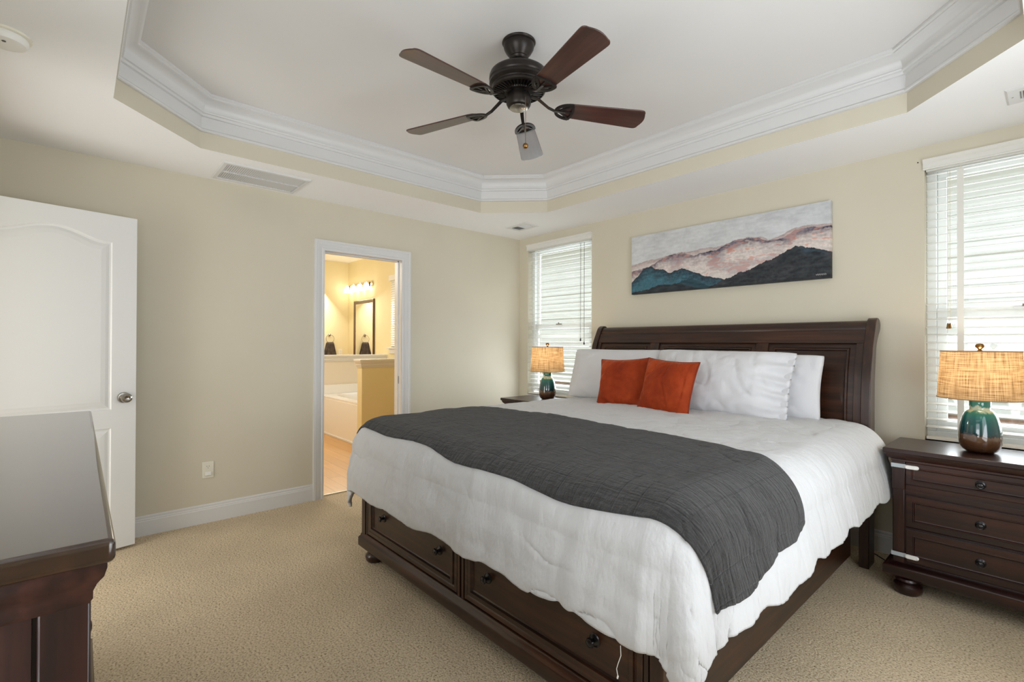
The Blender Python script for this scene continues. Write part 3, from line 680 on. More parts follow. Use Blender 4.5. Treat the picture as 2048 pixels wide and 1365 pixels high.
bm = B(); bmesh.ops.create_uvsphere(bm, u_segments=20, v_segments=12, radius=.0135); bmesh.ops.transform(bm, matrix=Matrix.Translation((cxy.x*1.1, cxy.y*1.1, 2.212-H2)), verts=bm.verts); finish('chain_bob', bm, M['brass'], parent=pc, smooth=True)

# ------------------------------------------------------------------ painting
def make_painting():
    X0, X1, Z0, Z1, YF = 1.511, 3.035, 1.711, 2.2175, -.040
    t = thing('canvas_painting', 'wide abstract canvas painting of teal and dark misty mountains above the bed', 'painting', ((X0+X1)/2, 0, Z0))
    Wp, Hp = X1-X0, Z1-Z0; nx, nz = 620, 206
    far = [(0, .50), (.06, .535), (.12, .56), (.17, .565), (.24, .60), (.30, .615), (.36, .60), (.44, .63), (.50, .615), (.54, .64), (.60, .68), (.66, .69), (.72, .665), (.75, .61), (.80, .64), (.85, .71), (.91, .73), (.96, .71), (1, .70)]
    far2 = [(0, .40), (.05, .43), (.12, .45), (.20, .56), (.26, .60), (.32, .60), (.38, .53), (.44, .56), (.50, .57), (.55, .64), (.62, .68), (.70, .665), (.74, .59), (.80, .61), (.88, .70), (1, .68)]
    teal = [(0, .21), (.04, .30), (.08, .42), (.12, .45), (.16, .40), (.20, .38), (.24, .30), (.28, .34), (.32, .35), (.38, .27), (.44, .20), (.52, .14), (.60, .06), (1, .0)]
    dark = [(0, -.2), (.44, -.02), (.50, .06), (.54, .12), (.58, .14), (.62, .20), (.66, .21), (.70, .28), (.76, .32), (.80, .385), (.84, .435), (.88, .47), (.91, .43), (.95, .40), (1, .34)]
    low = [(0, .03), (.10, .06), (.18, .13), (.24, .11), (.29, .13), (.36, .05), (.42, .0), (1, -.2)]
    tl2 = [(0, -.1), (.26, .05), (.32, .16), (.37, .17), (.42, .10), (.47, .03), (1, -.1)]
    def itp(P_, x):
        for i in range(len(P_)-1):
            if x <= P_[i+1][0]:
                q = (x-P_[i][0])/(P_[i+1][0]-P_[i][0]); q = q*q*(3-2*q)*.5+q*.5; return P_[i][1]+(P_[i+1][1]-P_[i][1])*q
        return P_[-1][1]
    fb = lambda x, y, s_, o=4, sd=0: noise.fractal(Vector((x*s_, y*s_, sd)), .9, 2.1, o)
    C = lambda a, b_, c: np.array(srgb(a, b_, c)[:3])
    bm = B(); gv = [[bm.verts.new((Wp*(i/nx-.5), YF, Hp*j/nz)) for j in range(nz+1)] for i in range(nx+1)]
    lay = bm.loops.layers.float_color.new('paint'); cols = {}
    for i in range(nx+1):
        x = i/nx; jt = .016*fb(x, 0, 40, 5, 3)
        hf, h2, ht, hd, hl, h3 = (itp(q, x)+jt*k+.012*fb(x, k, 9, 3, k) for q, k in ((far, .7), (far2, 1), (teal, .8), (dark, 1.5), (low, .8), (tl2, .8)))
        for j in range(nz+1):
            z = j/nz; ar = Wp/Hp; n1 = fb(x*ar, z*1.6, 3, 4, 5); n2 = fb(x*ar*.6, z*2, 12, 4, 9); n3 = fb(x*ar, z, 30, 3, 11)
            if z > hf: c = C(203, 205, 207) + .07*n1 + .07*n2 + .03*n3 + np.array([-.01, .0, .02])*max(0, x-.6)*2
            elif z > h2:
                q = min(1, (hf-z)/.10); c = C(178, 160, 158)*(1-q)+C(214, 204, 200)*q + .10*n2 + .05*n3
            else: 
                q = min(1, max(0, (h2-z)/.22)); ridge = C(104, 98, 110) if x > .4 else C(128, 112, 118)
                base = C(184, 172, 172)*(1-q)+C(218, 208, 203)*q
                e = min(1, max(0, 1.25-(h2-z)/max(.02, .10+.12*n1+.10*n2))); e = e*e*(3-2*e); c = base*(1-e)+ridge*e + .16*n2+.10*n3
                w_ = min(1, max(0, (n2+n1*.6-.22)*5))*(.35 if x < .45 else .6); c = c*(1-w_)+C(208, 132, 104)*w_
                w_ = min(1, max(0, (n1-.12)*4))*.4; c = c*(1-w_) + C(164, 156, 164)*w_
            if z < ht:
                q = min(1, max(0, (ht-z)/.20+.5*n2)); c = C(36, 56, 68)*(1-q)+C(58, 104, 120)*q + .03*n3 + np.array([.01, .05, .07])*max(0, n1+.3*n2)
                if ht-z < .02: c = C(38, 52, 64)
            if z < h3: c = C(28, 66, 78)+.03*n2
            if z < hl: c = C(38, 46, 54)+.02*n2
            if z < hd:
                c = C(36, 42, 48)+.022*n2+.012*n3+np.array([.03, .022, .024])*max(0, n1); w_ = max(0, 1-abs(x-.93)/.07)*min(1, max(0, (hd-z)/.03))*max(0, 1-(hd-z)/.12)*max(0, .6+n2); c = c*(1-w_*.6)+C(56, 100, 124)*w_*.6
            if z < .02+.02*x: c = c*.7
            if .945 < x < .985 and abs(z-(.055+.006*math.sin(x*900)+.003*math.sin(x*2300))) < .006: c = C(150, 150, 150)
            cols[i, j] = (*np.clip(c, .005, .9), 1)
    for i in range(nx):
        for j in range(nz):
            f = bm.faces.new((gv[i][j], gv[i+1][j], gv[i+1][j+1], gv[i][j+1]))
            for lp, k in zip(f.loops, ((i, j), (i+1, j), (i+1, j+1), (i, j+1))): lp[lay] = cols[k]
    # wrapped edges
    def side(seq, cset):
        back = [bm.verts.new((v_.co.x, -.004, v_.co.z)) for v_ in seq]
        for k in range(len(seq)-1):
            f = bm.faces.new((seq[k], seq[k+1], back[k+1], back[k]))
            for lp, q in zip(f.loops, (cset[k], cset[k+1], cset[k+1], cset[k])): lp[lay] = q
    side(gv[0], [cols[0, j] for j in range(nz+1)]); side(gv[nx], [cols[nx, j] for j in range(nz+1)])
    side([gv[i][0] for i in range(nx+1)], [cols[i, 0] for i in range(nx+1)]); side([gv[i][nz] for i in range(nx+1)], [cols[i, nz] for i in range(nx+1)])
    mm = Mat('painted_canvas'); at = mm.n('ShaderNodeAttribute', attribute_name='paint'); mm.tobase(at.outputs['Color']); mm.set(Roughness=.6); mm.tonormal(mm.bump(mm.noise(mm.coord(), 260, 3), .2, .001))
    finish('canvas', bm, mm.m, parent=t)
    bm = B(); box(bm, -Wp/2+.01, Wp/2-.01, -.030, -.001, .01, Hp-.01); finish('stretcher_frame', bm, M['cord'], parent=t)
make_painting()

# ------------------------------------------------------------------ furniture helpers
def knob(parent, loc, axis=(0, -1, 0), rr=.017, mat='blackknob'):
    bm = B(); s_ = rr/.017
    lathe(bm, [(a*s_, b_*s_) for a, b_ in [(0, 0), (.020, 0), (.020, .002), (.017, .004), (.0165, .0025), (.013, .004), (.006, .006), (.006, .016), (.013, .019), (.0145, .023), (.0125, .027), (.010, .0265), (.006, .0285), (0, .029)]], seg=28)
    q = Vector(axis).to_track_quat('Z', 'Y'); bmesh.ops.transform(bm, matrix=Matrix.Translation(loc) @ q.to_matrix().to_4x4(), verts=bm.verts)
    return finish('knob', bm, M[mat], parent=parent, smooth='auto')
def drawer(parent, x0, x1, z0, z1, y, wk, knobs, border=.03, dirn=-1, name='drawer', rr=.017):
    bm = B(); w_, h_ = x1-x0, z1-z0
    rings_panel(bm, (x0, y, z0), (1, 0, 0), (0, 0, 1), (0, dirn, 0), w_, h_, [(0, -.018), (0, 0), (.002, .002), (border-.008, .002), (border-.006, .0045), (border-.003, .0045), (border, -.003), (border+.004, -.005)])
    dw = finish(name, bm, M[wk], parent=parent)
    for kx in knobs: knob(dw, (kx, y+dirn*-.005, (z0+z1)/2), (0, dirn, 0), rr)
    return dw
def bunfoot(parent, x, y, h_, rr, wk):
    bm = B(); lathe(bm, [(0, 0), (rr*.72, 0), (rr*.93, h_*.16), (rr, h_*.36), (rr*.95, h_*.55), (rr*.74, h_*.70), (rr*.66, h_*.74), (rr*.80, h_*.80), (rr*.86, h_*.88), (rr*.80, h_), (0, h_)], c=(x, y, 0), seg=32)
    return finish('bun_foot', bm, M[wk], parent=parent, smooth='auto')
def stepped_box(bm, x0, x1, y0, y1, steps):
    """stacked rectangular outline with profile steps [(outset, z)] (lathe-like, but rectangular); y1 stays flat"""
    prev = None
    for o_, z in steps:
        rg = [bm.verts.new(q) for q in ((x0-o_, y0-o_, z), (x1+o_, y0-o_, z), (x1+o_, y1, z), (x0-o_, y1, z))]
        if prev:
            for i in range(4): bm.faces.new((prev[i], prev[(i+1) % 4], rg[(i+1) % 4], rg[i]))
        else: bm.faces.new(rg)
        prev = rg
    bm.faces.new(prev)

# ------------------------------------------------------------------ nightstands
def make_nightstand():
    t = thing('nightstand', 'dark wood three-drawer nightstand right of the bed with white child-safety straps', 'nightstand', (3.773, -.14, 0), 0, 'matching nightstands')
    X0, X1, YF = -.333, .333, -.385    # body; y=0 is the back
    bm = B(); box(bm, X0, X1, YF+.012, 0, .13, .70); finish('body', bm, M['wood_z'], parent=t, bevel=.002)
    bm = B(); stepped_box(bm, X0, X1, YF, 0, [(.0, .672), (.004, .676), (.004, .684), (.012, .690), (.020, .700), (.024, .712), (.024, .717)]); finish('cornice', bm, M['wood_x'], parent=t, smooth='auto')
    bm = B(); box(bm, X0-.034, X1+.034, YF-.034, .004, .7165, .741); finish('top', bm, M['wood_x'], parent=t, bevel=.005, seg=3)
    bm = B(); stepped_box(bm, X0, X1, YF, 0, [(.016, .078), (.030, .090), (.034, .094), (.034, .134), (.028, .142), (.016, .147), (.010, .152), (.0, .153)]); finish('plinth', bm, M['wood_x'], parent=t, smooth='auto')
    for sx in (-1, 1):
        a, b_ = sorted((sx*.333, sx*.280))
        bm = B(); box(bm, a+.003, b_-.003, YF+.004, YF+.03, .150, .53); box(bm, a, b_, YF-.002, YF+.03, .53, .684); finish('pilaster', bm, M['wood_z'], parent=t, bevel=.002)
    bm = B(); box(bm, -.28, .28, YF+.006, YF+.03, .507, .533); box(bm, -.28, .28, YF+.010, YF+.03, .53, .559); box(bm, -.28, .28, YF+.006, YF+.03, .336, .342); finish('rail', bm, M['wood_x'], parent=t, bevel=.002)
    drawer(t, -.277, .277, .560, .672, YF, 'wood_x', [0], .030)
    drawer(t, -.277, .277, .345, .505, YF, 'wood_x', [0], .036)
    drawer(t, -.277, .277, .165, .332, YF, 'wood_x', [0], .036)
    for sx in (-1, 1):
        for yy in (YF+.055-.034, -.07): bunfoot(t, sx*.272, yy, .080, .062, 'wood_x')
    return t
nsR = make_nightstand(); nsL = copy_tree(nsR)
nsL.location = (.733, -.170, 0); nsL['label'] = 'dark wood nightstand left of the bed, mostly hidden behind the white comforter'
for z in (.652, .196):
    bm = B(); x0 = -.333; YF = -.385
    box(bm, x0-.003, x0, YF+.01, YF+.06, z-.010, z+.010); box(bm, x0-.003, -.275, YF-.0065, YF-.0035, z-.010, z+.010)
    sl = finish('safety_latch', bm, M['straptape'], parent=nsR, label='white plastic child-safety strap latch')
    bm = B(); n = 32; rg = []
    for ht, k in ((0, 1), (.005, 1), (.009, .82)):
        rg.append([bm.verts.new((-.252+.029*k*math.cos(2*PI*i/n), YF-.006-ht, z-.001+k*(.012+.0035*math.cos(4*PI*i/n))*math.sin(2*PI*i/n)*1.15)) for i in range(n)])
    for a_, b_ in ((0, 1), (1, 2)):
        for i in range(n): bm.faces.new((rg[a_][i], rg[a_][(i+1) % n], rg[b_][(i+1) % n], rg[b_][i]))
    bm.faces.new(rg[2]); bm.faces.new(rg[0]); finish('latch_button', bm, M['plastic'], parent=sl, smooth='auto')
# lamp cord on the carpet
bm = B(); tube(bm, [(3.28, -.10, .012), (3.31, -.13, .012), (3.36, -.17, .008), (3.41, -.20, .008), (3.5, -.20, .008)], .003, 6)
tag(finish('power_cord', bm, M['darkcord']), 'thin black power cord on the carpet between bed post and right nightstand', 'cord')

# ------------------------------------------------------------------ table lamps
def make_lamp():
    t = thing('table_lamp', 'lit table lamp, linen shade, on the right nightstand', 'lamp', (3.757, -.330, .741), 0, 'matching bedside lamps')
    bm = B(); pr = [(0, 0), (.046, 0), (.054, .003), (.066, .012), (.075, .027), (.080, .048), (.082, .075), (.080, .105), (.075, .138), (.068, .168), (.060, .190), (.053, .202), (.047, .208), (.041, .211), (.039, .216), (.039, .224), (.041, .228), (.041, .258), (.038, .263), (.0, .263)]
    lathe(bm, pr, seg=64); finish('lamp_base', bm, M['glaze'], parent=t, smooth='auto')
    bm = B(); lathe(bm, [(0, .243), (.012, .243), (.012, .30), (.016, .30), (.016, .335), (0, .335)], seg=20); tube(bm, [(-.0, 0, .32), (-.045, 0, .36), (-.05, 0, .44), (-.012, 0, .503), (0, 0, .507)], .0018, 6); tube(bm, [(0, 0, .32), (.045, 0, .36), (.05, 0, .44), (.012, 0, .503), (0, 0, .507)], .0018, 6); finish('harp', bm, M['brass'], parent=t)
    bm = B(); lathe(bm, [(0, .335), (.012, .338), (.030, .375), (.026, .405), (0, .418)], seg=20); finish('bulb', bm, M['bulb'], parent=t, smooth=True)
    bm = B(); lathe(bm, [(0, .505), (.010, .506), (.006, .512), (.010, .517), (.017, .524), (.018, .532), (.013, .540), (0, .544)], seg=24); finish('finial', bm, M['brass'], parent=t, smooth='auto')
    bm = B(); uv = bm.loops.layers.uv.new('UVMap'); seg = 64; rw = []
    for rr, z, v_ in ((.163, .268, 0), (.161, .303, .15), (.155, .400, .55), (.1485, .502, 1)):
        rw.append([bm.verts.new((rr*math.cos(2*PI*i/seg), rr*math.sin(2*PI*i/seg), z)) for i in range(seg)])
    vv = (0, .15, .55, 1)
    for k in range(3):
        for i in range(seg):
            j = (i+1) % seg; f = bm.faces.new((rw[k][i], rw[k][j], rw[k+1][j], rw[k+1][i]))
            for lp, (uu, ww) in zip(f.loops, ((i, vv[k]), (i+1, vv[k]), (i+1, vv[k+1]), (i, vv[k+1]))): lp[uv].uv = (uu/seg*1.0, ww*.235)
    sh = finish('lamp_shade', bm, M['shade'], parent=t, smooth=True)
    bm = B(); 
    bm.free()
    for rr, z in ((.1635, .268), (.149, .502)):
        bm = B(); tube(bm, [(rr*math.cos(2*PI*i/48), rr*math.sin(2*PI*i/48), z) for i in range(49)], .0022, 6); finish('shade_rim', bm, M['shade'], parent=sh, smooth=True)
    bm = B()
    for k in range(3): a = 2*PI*k/3; tube(bm, [(0, 0, .503), (.147*math.cos(a), .147*math.sin(a), .496)], .0018, 6)
    finish('spider', bm, M['brass'], parent=sh)
    return t
lampR = make_lamp(); lampL = copy_tree(lampR); lampL.location = (.765, -.335, .741); lampL['label'] = 'lit table lamp, linen shade, on the left nightstand by the room corner'
for lp in (lampR, lampL): point('lamp_bulb_light', (lp.location.x, lp.location.y, lp.location.z+.40), 4.6, (1, .84, .62), .035)

# ------------------------------------------------------------------ dresser (foreground left)
dz = thing('dresser', 'long dark wood dresser in the left foreground with a glossy brown top', 'dresser', (0, 0, 0))
X0, X1, YB, YF = 1.61, 3.143, -4.135, -3.678
bm = B(); box(bm, X0+.005, X1-.012, YB, YF-.012, .13, .95); finish('body', bm, M['wood_z'], parent=dz)
bm = B(); box(bm, X0-.032, X1+.036, YB-.008, YF+.026, .984, 1.016); finish('top', bm, [M['dressertop']], parent=dz, bevel=.008, seg=4)
def stepped4(bm, x0, x1, y0, y1, steps):
    prev = None
    for o_, z in steps:
        rg = [bm.verts.new(q) for q in ((x0-o_, y0, z), (x1+o_, y0, z), (x1+o_, y1+o_, z), (x0-o_, y1+o_, z))]
        if prev:
            for i in range(4): bm.faces.new((prev[i], prev[(i+1) % 4], rg[(i+1) % 4], rg[i]))
        else: bm.faces.new(rg)
        prev = rg
    bm.faces.new(prev)
bm = B(); stepped4(bm, X0, X1, YB, YF, [(0, .925), (.004, .932), (.004, .942), (.008, .952), (.015, .962), (.018, .974), (.018, .985)]); finish('cornice', bm, M['wood_x'], parent=dz, smooth='auto')
bm = B(); stepped4(bm, X0, X1, YB, YF, [(.016, .078), (.030, .090), (.034, .094), (.034, .150), (.028, .160), (.010, .168), (.0, .170)]); finish('plinth', bm, M['wood_x'], parent=dz, smooth='auto')
for x in (X0, X1-.05):
    bm = B(); box(bm, x, x+.05, YF-.05, YF+.002, .165, .93); finish('pilaster', bm, M['wood_z'], parent=dz, bevel=.003)
bm = B(); rings_panel(bm, (X1-.012, YB, .165), (0, 1, 0), (0, 0, 1), (1, 0, 0), YF-.055-YB, .765, [(0, 0), (0, .009), (.055, .009), (.060, .004), (.072, .003), (.080, -.001), (.10, .004)]); finish('end_panel', bm, M['wood_z'], parent=dz)
bm = B(); 
for z in (.40, .655): box(bm, X0+.05, X1-.05, YF-.04, YF-.012, z-.008, z+.008)
box(bm, (X0+X1)/2-.012, (X0+X1)/2+.012, YF-.04, YF-.012, .17, .93); finish('rail', bm, M['wood_x'], parent=dz)
xm = (X0+X1)/2
for z0, z1 in ((.180, .390), (.410, .645)):
    drawer(dz, X0+.055, xm-.014, z0, z1, YF-.016, 'wood_x', [X0+.055+.17, xm-.014-.17], .036, 1); drawer(dz, xm+.014, X1-.055, z0, z1, YF-.016, 'wood_x', [xm+.014+.17, X1-.055-.17], .036, 1)
for k in range(4):
    w4 = (X1-X0-.11)/4; drawer(dz, X0+.055+w4*k+.004, X0+.055+w4*(k+1)-.004, .668, .915, YF-.016, 'wood_x', [X0+.055+w4*(k+.5)], .036, 1)
for x in (X0+.06, X1-.06):
    for y in (YB+.07, YF-.04): bunfoot(dz, x, y, .080, .064, 'wood_x')

# ------------------------------------------------------------------ bed
bed = thing('king_bed', 'dark wood king sleigh bed with panelled headboard and two footboard storage drawers', 'bed', (0, 0, 0))
KF = [(0, -.350), (.45, -.335), (.744, -.320), (.947, -.313), (1.122, -.288), (1.27, -.240), (1.372, -.191), (1.41, -.165), (1.45, -.13)]
def yf(z):
    for i in range(len(KF)-1):
        if z <= KF[i+1][0]:
            t = (z-KF[i][0])/(KF[i+1][0]-KF[i][0]); return KF[i][1]+(KF[i+1][1]-KF[i][1])*t
    return KF[-1][1]
def curved(bm, x0, x1, z0, z1, d0, d1, n=14):
    """slab following the sleigh curve: d = depth behind the front line"""
    rings = []
    for k in range(n+1):
        z = z0+(z1-z0)*k/n; rings.append([bm.verts.new((x, yf(z)+dd_, z)) for x, dd_ in ((x0, d0), (x1, d0), (x1, d1), (x0, d1))])
    for k in range(n):
        for i in range(4): bm.faces.new((rings[k][i], rings[k][(i+1) % 4], rings[k+1][(i+1) % 4], rings[k+1][i]))
    bm.faces.new(rings[0]); bm.faces.new(rings[-1])
def extrude_poly(bm, pts, x0, x1):
    a = [bm.verts.new((x0, y, z)) for y, z in pts]; b_ = [bm.verts.new((x1, y, z)) for y, z in pts]; n = len(pts)
    for i in range(n): bm.faces.new((a[i], a[(i+1) % n], b_[(i+1) % n], b_[i]))
    bm.faces.new(a); bm.faces.new(b_)
BX0, BX1 = 1.232, 3.303
PF = [(-.350, 0), (-.345, .3), (-.335, .50), (-.322, .744), (-.315, .947), (-.300, 1.05), (-.288, 1.122), (-.262, 1.20), (-.240, 1.27), (-.212, 1.33), (-.190, 1.372), (-.170, 1.408), (-.155, 1.424), (-.130, 1.436), (-.103, 1.434), (-.078, 1.420), (-.062, 1.397), (-.066, 1.372), (-.085, 1.350), (-.105, 1.336), (-.140, 1.300), (-.168, 1.255), (-.185, 1.16), (-.203, 1.06), (-.206, .9), (-.206, .5), (-.215, .25), (-.221, 0)]
hb = bpy.data.objects.new('headboard', None); COL.objects.link(hb); hb.parent = bed
for x0 in (BX0, BX1-.048):
    bm = B(); extrude_poly(bm, PF, x0, x0+.048); finish('post', bm, M['bedwood_z'], parent=hb, bevel=.004)
HX0, HX1 = BX0+.048, BX1-.048
bm = B(); TR = []
for k in range(13):
    a = math.radians(200-k*16.5); TR.append((-.118+.052*math.cos(a)*1.0, 1.372+.050*math.sin(a)))
pts = [(-.228+.012, 1.296), (-.196+.008, 1.345)] + TR + [(-.10, 1.33), (-.15, 1.29)]
extrude_poly(bm, pts, HX0, HX1); finish('top_roll', bm, M['bedwood_x'], parent=hb, smooth='auto')
bm = B(); curved(bm, HX0, HX1, .45, 1.33, .040, .055, 24); finish('back_panel', bm, M['bedwood_x'], parent=hb)
bm = B(); curved(bm, HX0, HX1, 1.285, 1.362, .012, .045); finish('top_rail', bm, M['bedwood_x'], parent=hb, bevel=.002)
stiles = [(HX0, 1.310+.005), (1.815, 1.895), (2.640, 2.720), (3.215, HX1)]
for a, b_ in stiles:
    bm = B(); curved(bm, a, b_, .45, 1.287, .016, .045, 20); finish('stile', bm, M['bedwood_z'], parent=hb, bevel=.002)
for a, b_ in ((stiles[0][1], stiles[1][0]), (stiles[1][1], stiles[2][0]), (stiles[2][1], stiles[3][0])):
    bm = B(); nz_ = 20; z0, z1 = .50, 1.285
    prf = [(0, .030), (.030, .030), (.034, .022), (.044, .022), (.050, .036), (.058, .038)]
    prev = None
    for ins, dep in prf:
        rg = []
        for k in range(nz_+1): z = z0+ins+(z1-z0-2*ins)*k/nz_; rg.append(bm.verts.new((a+ins, yf(z)+dep, z)))
        for k in range(nz_, -1, -1): z = z0+ins+(z1-z0-2*ins)*k/nz_; rg.append(bm.verts.new((b_-ins, yf(z)+dep, z)))
        n = len(rg)
        if prev:
            for i in range(n): bm.faces.new((prev[i], prev[(i+1) % n], rg[(i+1) % n], rg[i]))
        prev = rg
    for k in range(nz_): bm.faces.new((prev[k], prev[k+1], prev[2*nz_-k], prev[2*nz_+1-k]))
    finish('panel', bm, M['bedwood_x'], parent=hb, smooth='auto')
# side rails
for x0, x1 in ((1.290, 1.322), (3.180, 3.212)):
    bm = B(); box(bm, x0, x1, -2.40, -.33, .045, .44); finish('side_rail', bm, M['bedwood_y'], parent=bed, bevel=.003)
bm = B(); box(bm, 1.322, 3.18, -2.38, -.30, .25, .40); finish('slat_deck', bm, M['bedwood_x'], parent=bed)
# footboard: y front -2.43
fb_ = bpy.data.objects.new('footboard', None); COL.objects.link(fb_); fb_.parent = bed
FY_ = -2.430; FA, FB = 1.262, 3.268
bm = B(); box(bm, FA+.018, FB-.018, FY_+.012, -2.375, .13, .46); finish('core', bm, M['bedwood_x'], parent=fb_)
bm = B(); stepped_box(bm, FA+.016, FB-.016, FY_-.0, -2.36, [(.004, .072), (.018, .080), (.020, .084), (.020, .128), (.016, .134), (.010, .140), (.008, .150), (.004, .156), (.0, .158)]); finish('plinth', bm, M['bedwood_x'], parent=fb_, smooth='auto')
for a, b_ in ((FA+.012, FA+.058), (FB-.058, FB-.012)):
    bm = B(); box(bm, a, b_, FY_-.006, -2.36, .155, .47); finish('post', bm, M['bedwood_z'], parent=fb_, bevel=.003)
bm = B()
for a, b_ in ((2.242, 2.258), (2.270, 2.286)): box(bm, a, b_, FY_-.004, FY_+.02, .158, .45)
for a in (FA+.064, FB-.080): box(bm, a, a+.016, FY_-.002, FY_+.02, .158, .45)
box(bm, FA+.058, FB-.058, FY_-.002, FY_+.02, .425, .455); finish('frame_moulding', bm, M['bedwood_z'], parent=fb_, bevel=.002)
for a, b_, kn in ((1.348, 2.236, (1.577-.045, 2.085)), (2.292, 3.184, (2.445, 3.000))):
    bm = B(); rings_panel(bm, (a, FY_, .165), (1, 0, 0), (0, 0, 1), (0, -1, 0), b_-a, .250, [(0, -.015), (0, .000), (.003, .003), (.020, .003), (.024, .0), (.028, .0), (.030, .007), (.046, .007), (.050, -.002), (.056, -.005)])
    dw = finish('drawer', bm, M['bedwood_x'], parent=fb_)
    for kx in kn: knob(dw, (kx, FY_+.005, .305), (0, -1, 0), .019)
for x, y in ((FA+.085, -2.385), (FB-.085, -2.385)): bunfoot(fb_, x, y, .076, .056, 'bedwood_x')
# mattress
bm = B(); box(bm, 1.335, 3.175, -2.36, -.345, .42, .745); mt = finish('mattress', bm, M['mattress'], bevel=.05, seg=5); tag(mt, 'thick king mattress on the bed frame, hidden under the white comforter', 'mattress')

# ------------------------------------------------------------------ bedding
CX, HXB, Y0, RR, ZT = 2.265, .945, -2.315, .165, .808
def fn(x, y, z, s_, o=3): return noise.fractal(Vector((x*s_, y*s_, z*s_)), .9, 2.0, o)
TUFTS = [(3.036, -1.354), (2.60, -1.20), (2.15, -1.25), (2.83, -1.05), (1.9, -1.05), (1.55, -1.30), (2.4, -.95), (1.62, -.9)]
def crease(x, y, z, s_, sharp=14):
    v_ = noise.noise(Vector((x*s_, y*s_, z)))+.35*noise.noise(Vector((x*s_*2.3+7, y*s_*2.3, z+3)))
    return max(0, 1-abs(v_)*sharp/2.2)**2
def drape(s_, t, off=0, wr=1.0):
    ox = max(abs(s_)-HXB, 0)*(1 if s_ > 0 else -1); oy = min(t-Y0, 0)
    bx = CX+max(-HXB, min(HXB, s_)); by = max(t, Y0); dist = math.hypot(ox, oy); arc = RR*PI/2
    crown_ = .016*(1-min(1, abs(s_)/HXB)**4)*1.0
    if dist < 1e-9:
        z = ZT+crown_*(1-max(0, (Y0+.35-t)/.35)**2 if t < Y0+.35 else 1)
        z += wr*(.007*fn(s_, t, 0, 2.6) + .004*fn(s_, t, 3, 8)) - (.0035*crease(s_, t, 2, 3.2)+.0022*crease(s_, t, 8, 7)*wr)*min(1, (s_-s_+1))
        for tx, ty in TUFTS:
            q = (CX+s_-tx)**2+(t-ty)**2; z -= .012*math.exp(-q/.0022)
        return Vector((bx, by, z+off)), Vector((0, 0, 1))
    dx, dy = ox/dist, oy/dist
    c_ = abs(dx*dy)*2   # 1 on the corner diagonal
    edge = (t if abs(dx) > abs(dy) else s_) ; ang = math.atan2(oy, abs(ox))
    if dist < arc: a = dist/RR; out, drop, na = RR*math.sin(a), RR*(1-math.cos(a)), a; k = .3+.7*dist/arc*.3
    else:
        h_ = dist-arc; out, drop, na = RR+.038*math.sin(min(1, h_/.30)*PI*.75)*(1-.45*c_), RR+h_, PI/2; k = .4+min(1, h_/.14)*.6
    n1 = fn(bx+ox*.25, by+oy*.25, 0, 3.2); n2 = fn(bx*1.0+dx*.6, by*1.0+dy*.6, 5, 9)
    rip = .014*n1 + wr*.006*n2*k
    if dist > arc*.6:
        amp = .022*c_*min(1, (dist-arc*.6)/.25); rip += amp*math.sin(ang*7+1.0)
        sd_ = abs(dx); rip += (.002*sd_+.0015)*k*math.sin(edge*(21 if abs(dx) > abs(dy) else 11)+4*n1)*min(1, max(0, dist-arc)/.12)
    if abs(dx) > abs(dy): rip += -.0035*crease(dist*.22, edge*1.0+.15*n1, 4, 9)*min(1, dist/.12)*wr + .0028*noise.noise(Vector((dist*3, edge*30, 2)))*min(1, dist/.2)
    else:
        mk = min(1, max(0, (noise.noise(Vector((edge*2.6, dist*3, 31)))+.05)*3))
        rip += (.010*noise.fractal(Vector((edge*2.2+dist*3.2, dist*6.5-edge*1.2, 4)), 1, 2, 3)-.0055*mk*crease(edge*.7+dist*.9, dist*1.6-edge*.35, 11, 3.6, 11)+.0025*noise.noise(Vector((edge*22+dist*6, dist*12, 6))))*min(1, dist/.10)*wr
    base_t = wr*(.007*fn(s_, t, 0, 2.6) + .004*fn(s_, t, 3, 8))*max(0, 1-dist/arc)
    nrm = Vector((dx*math.sin(na), dy*math.sin(na), math.cos(na)))
    pos = Vector((bx+dx*out, by+dy*out, ZT-drop+base_t*(1)))+nrm*(rip*math.sin(min(na, PI/2))+off)
    return pos, nrm
def sheet(name, mat, sfun, ns, nt, off, wr=1.0, thick=.012, uvs=True):
    bm = B(); uv = bm.loops.layers.uv.new('UVMap'); g = []
    for i in range(ns+1):
        row = []
        for j in range(nt+1):
            s_, t = sfun(i/ns, j/nt); p_, n_ = drape(s_, t, off, wr); row.append((bm.verts.new(p_), (s_, t)))
        g.append(row)
    for i in range(ns):
        for j in range(nt):
            q = (g[i][j], g[i+1][j], g[i+1][j+1], g[i][j+1]); f = bm.faces.new([x[0] for x in q])
            for lp, x in zip(f.loops, q): lp[uv].uv = (x[1][0], x[1][1])
    o = finish(name, bm, mat, smooth=True, keep=True); sd = o.modifiers.new('thick', 'SOLIDIFY'); sd.thickness = thick; sd.offset = -1; return o
def comf(a, b_):
    hemR = 1.375+.010*math.sin(b_*31)+.006*math.sin(b_*67); hemL = -1.385
    s_ = hemL+(hemR-hemL)*a
    tf = -2.790+.008*math.sin(a*43); t = -.36+(tf+.36)*b_
    # corners of the duvet are a little rounded
    ex = max(0, abs(s_)-1.10); ey = max(0, -2.50-t); 
    if ex > 0 and ey > 0: q = .16*min(1, ex*ey/.06); s_ -= math.copysign(q*ex, s_)*.55; t += q*ey*.55
    return s_, t
cf = sheet('comforter', M['comforter'], comf, 400, 360, 0, 1.0, .020); tag(cf, 'fluffy white comforter draped over the whole king bed', 'comforter')
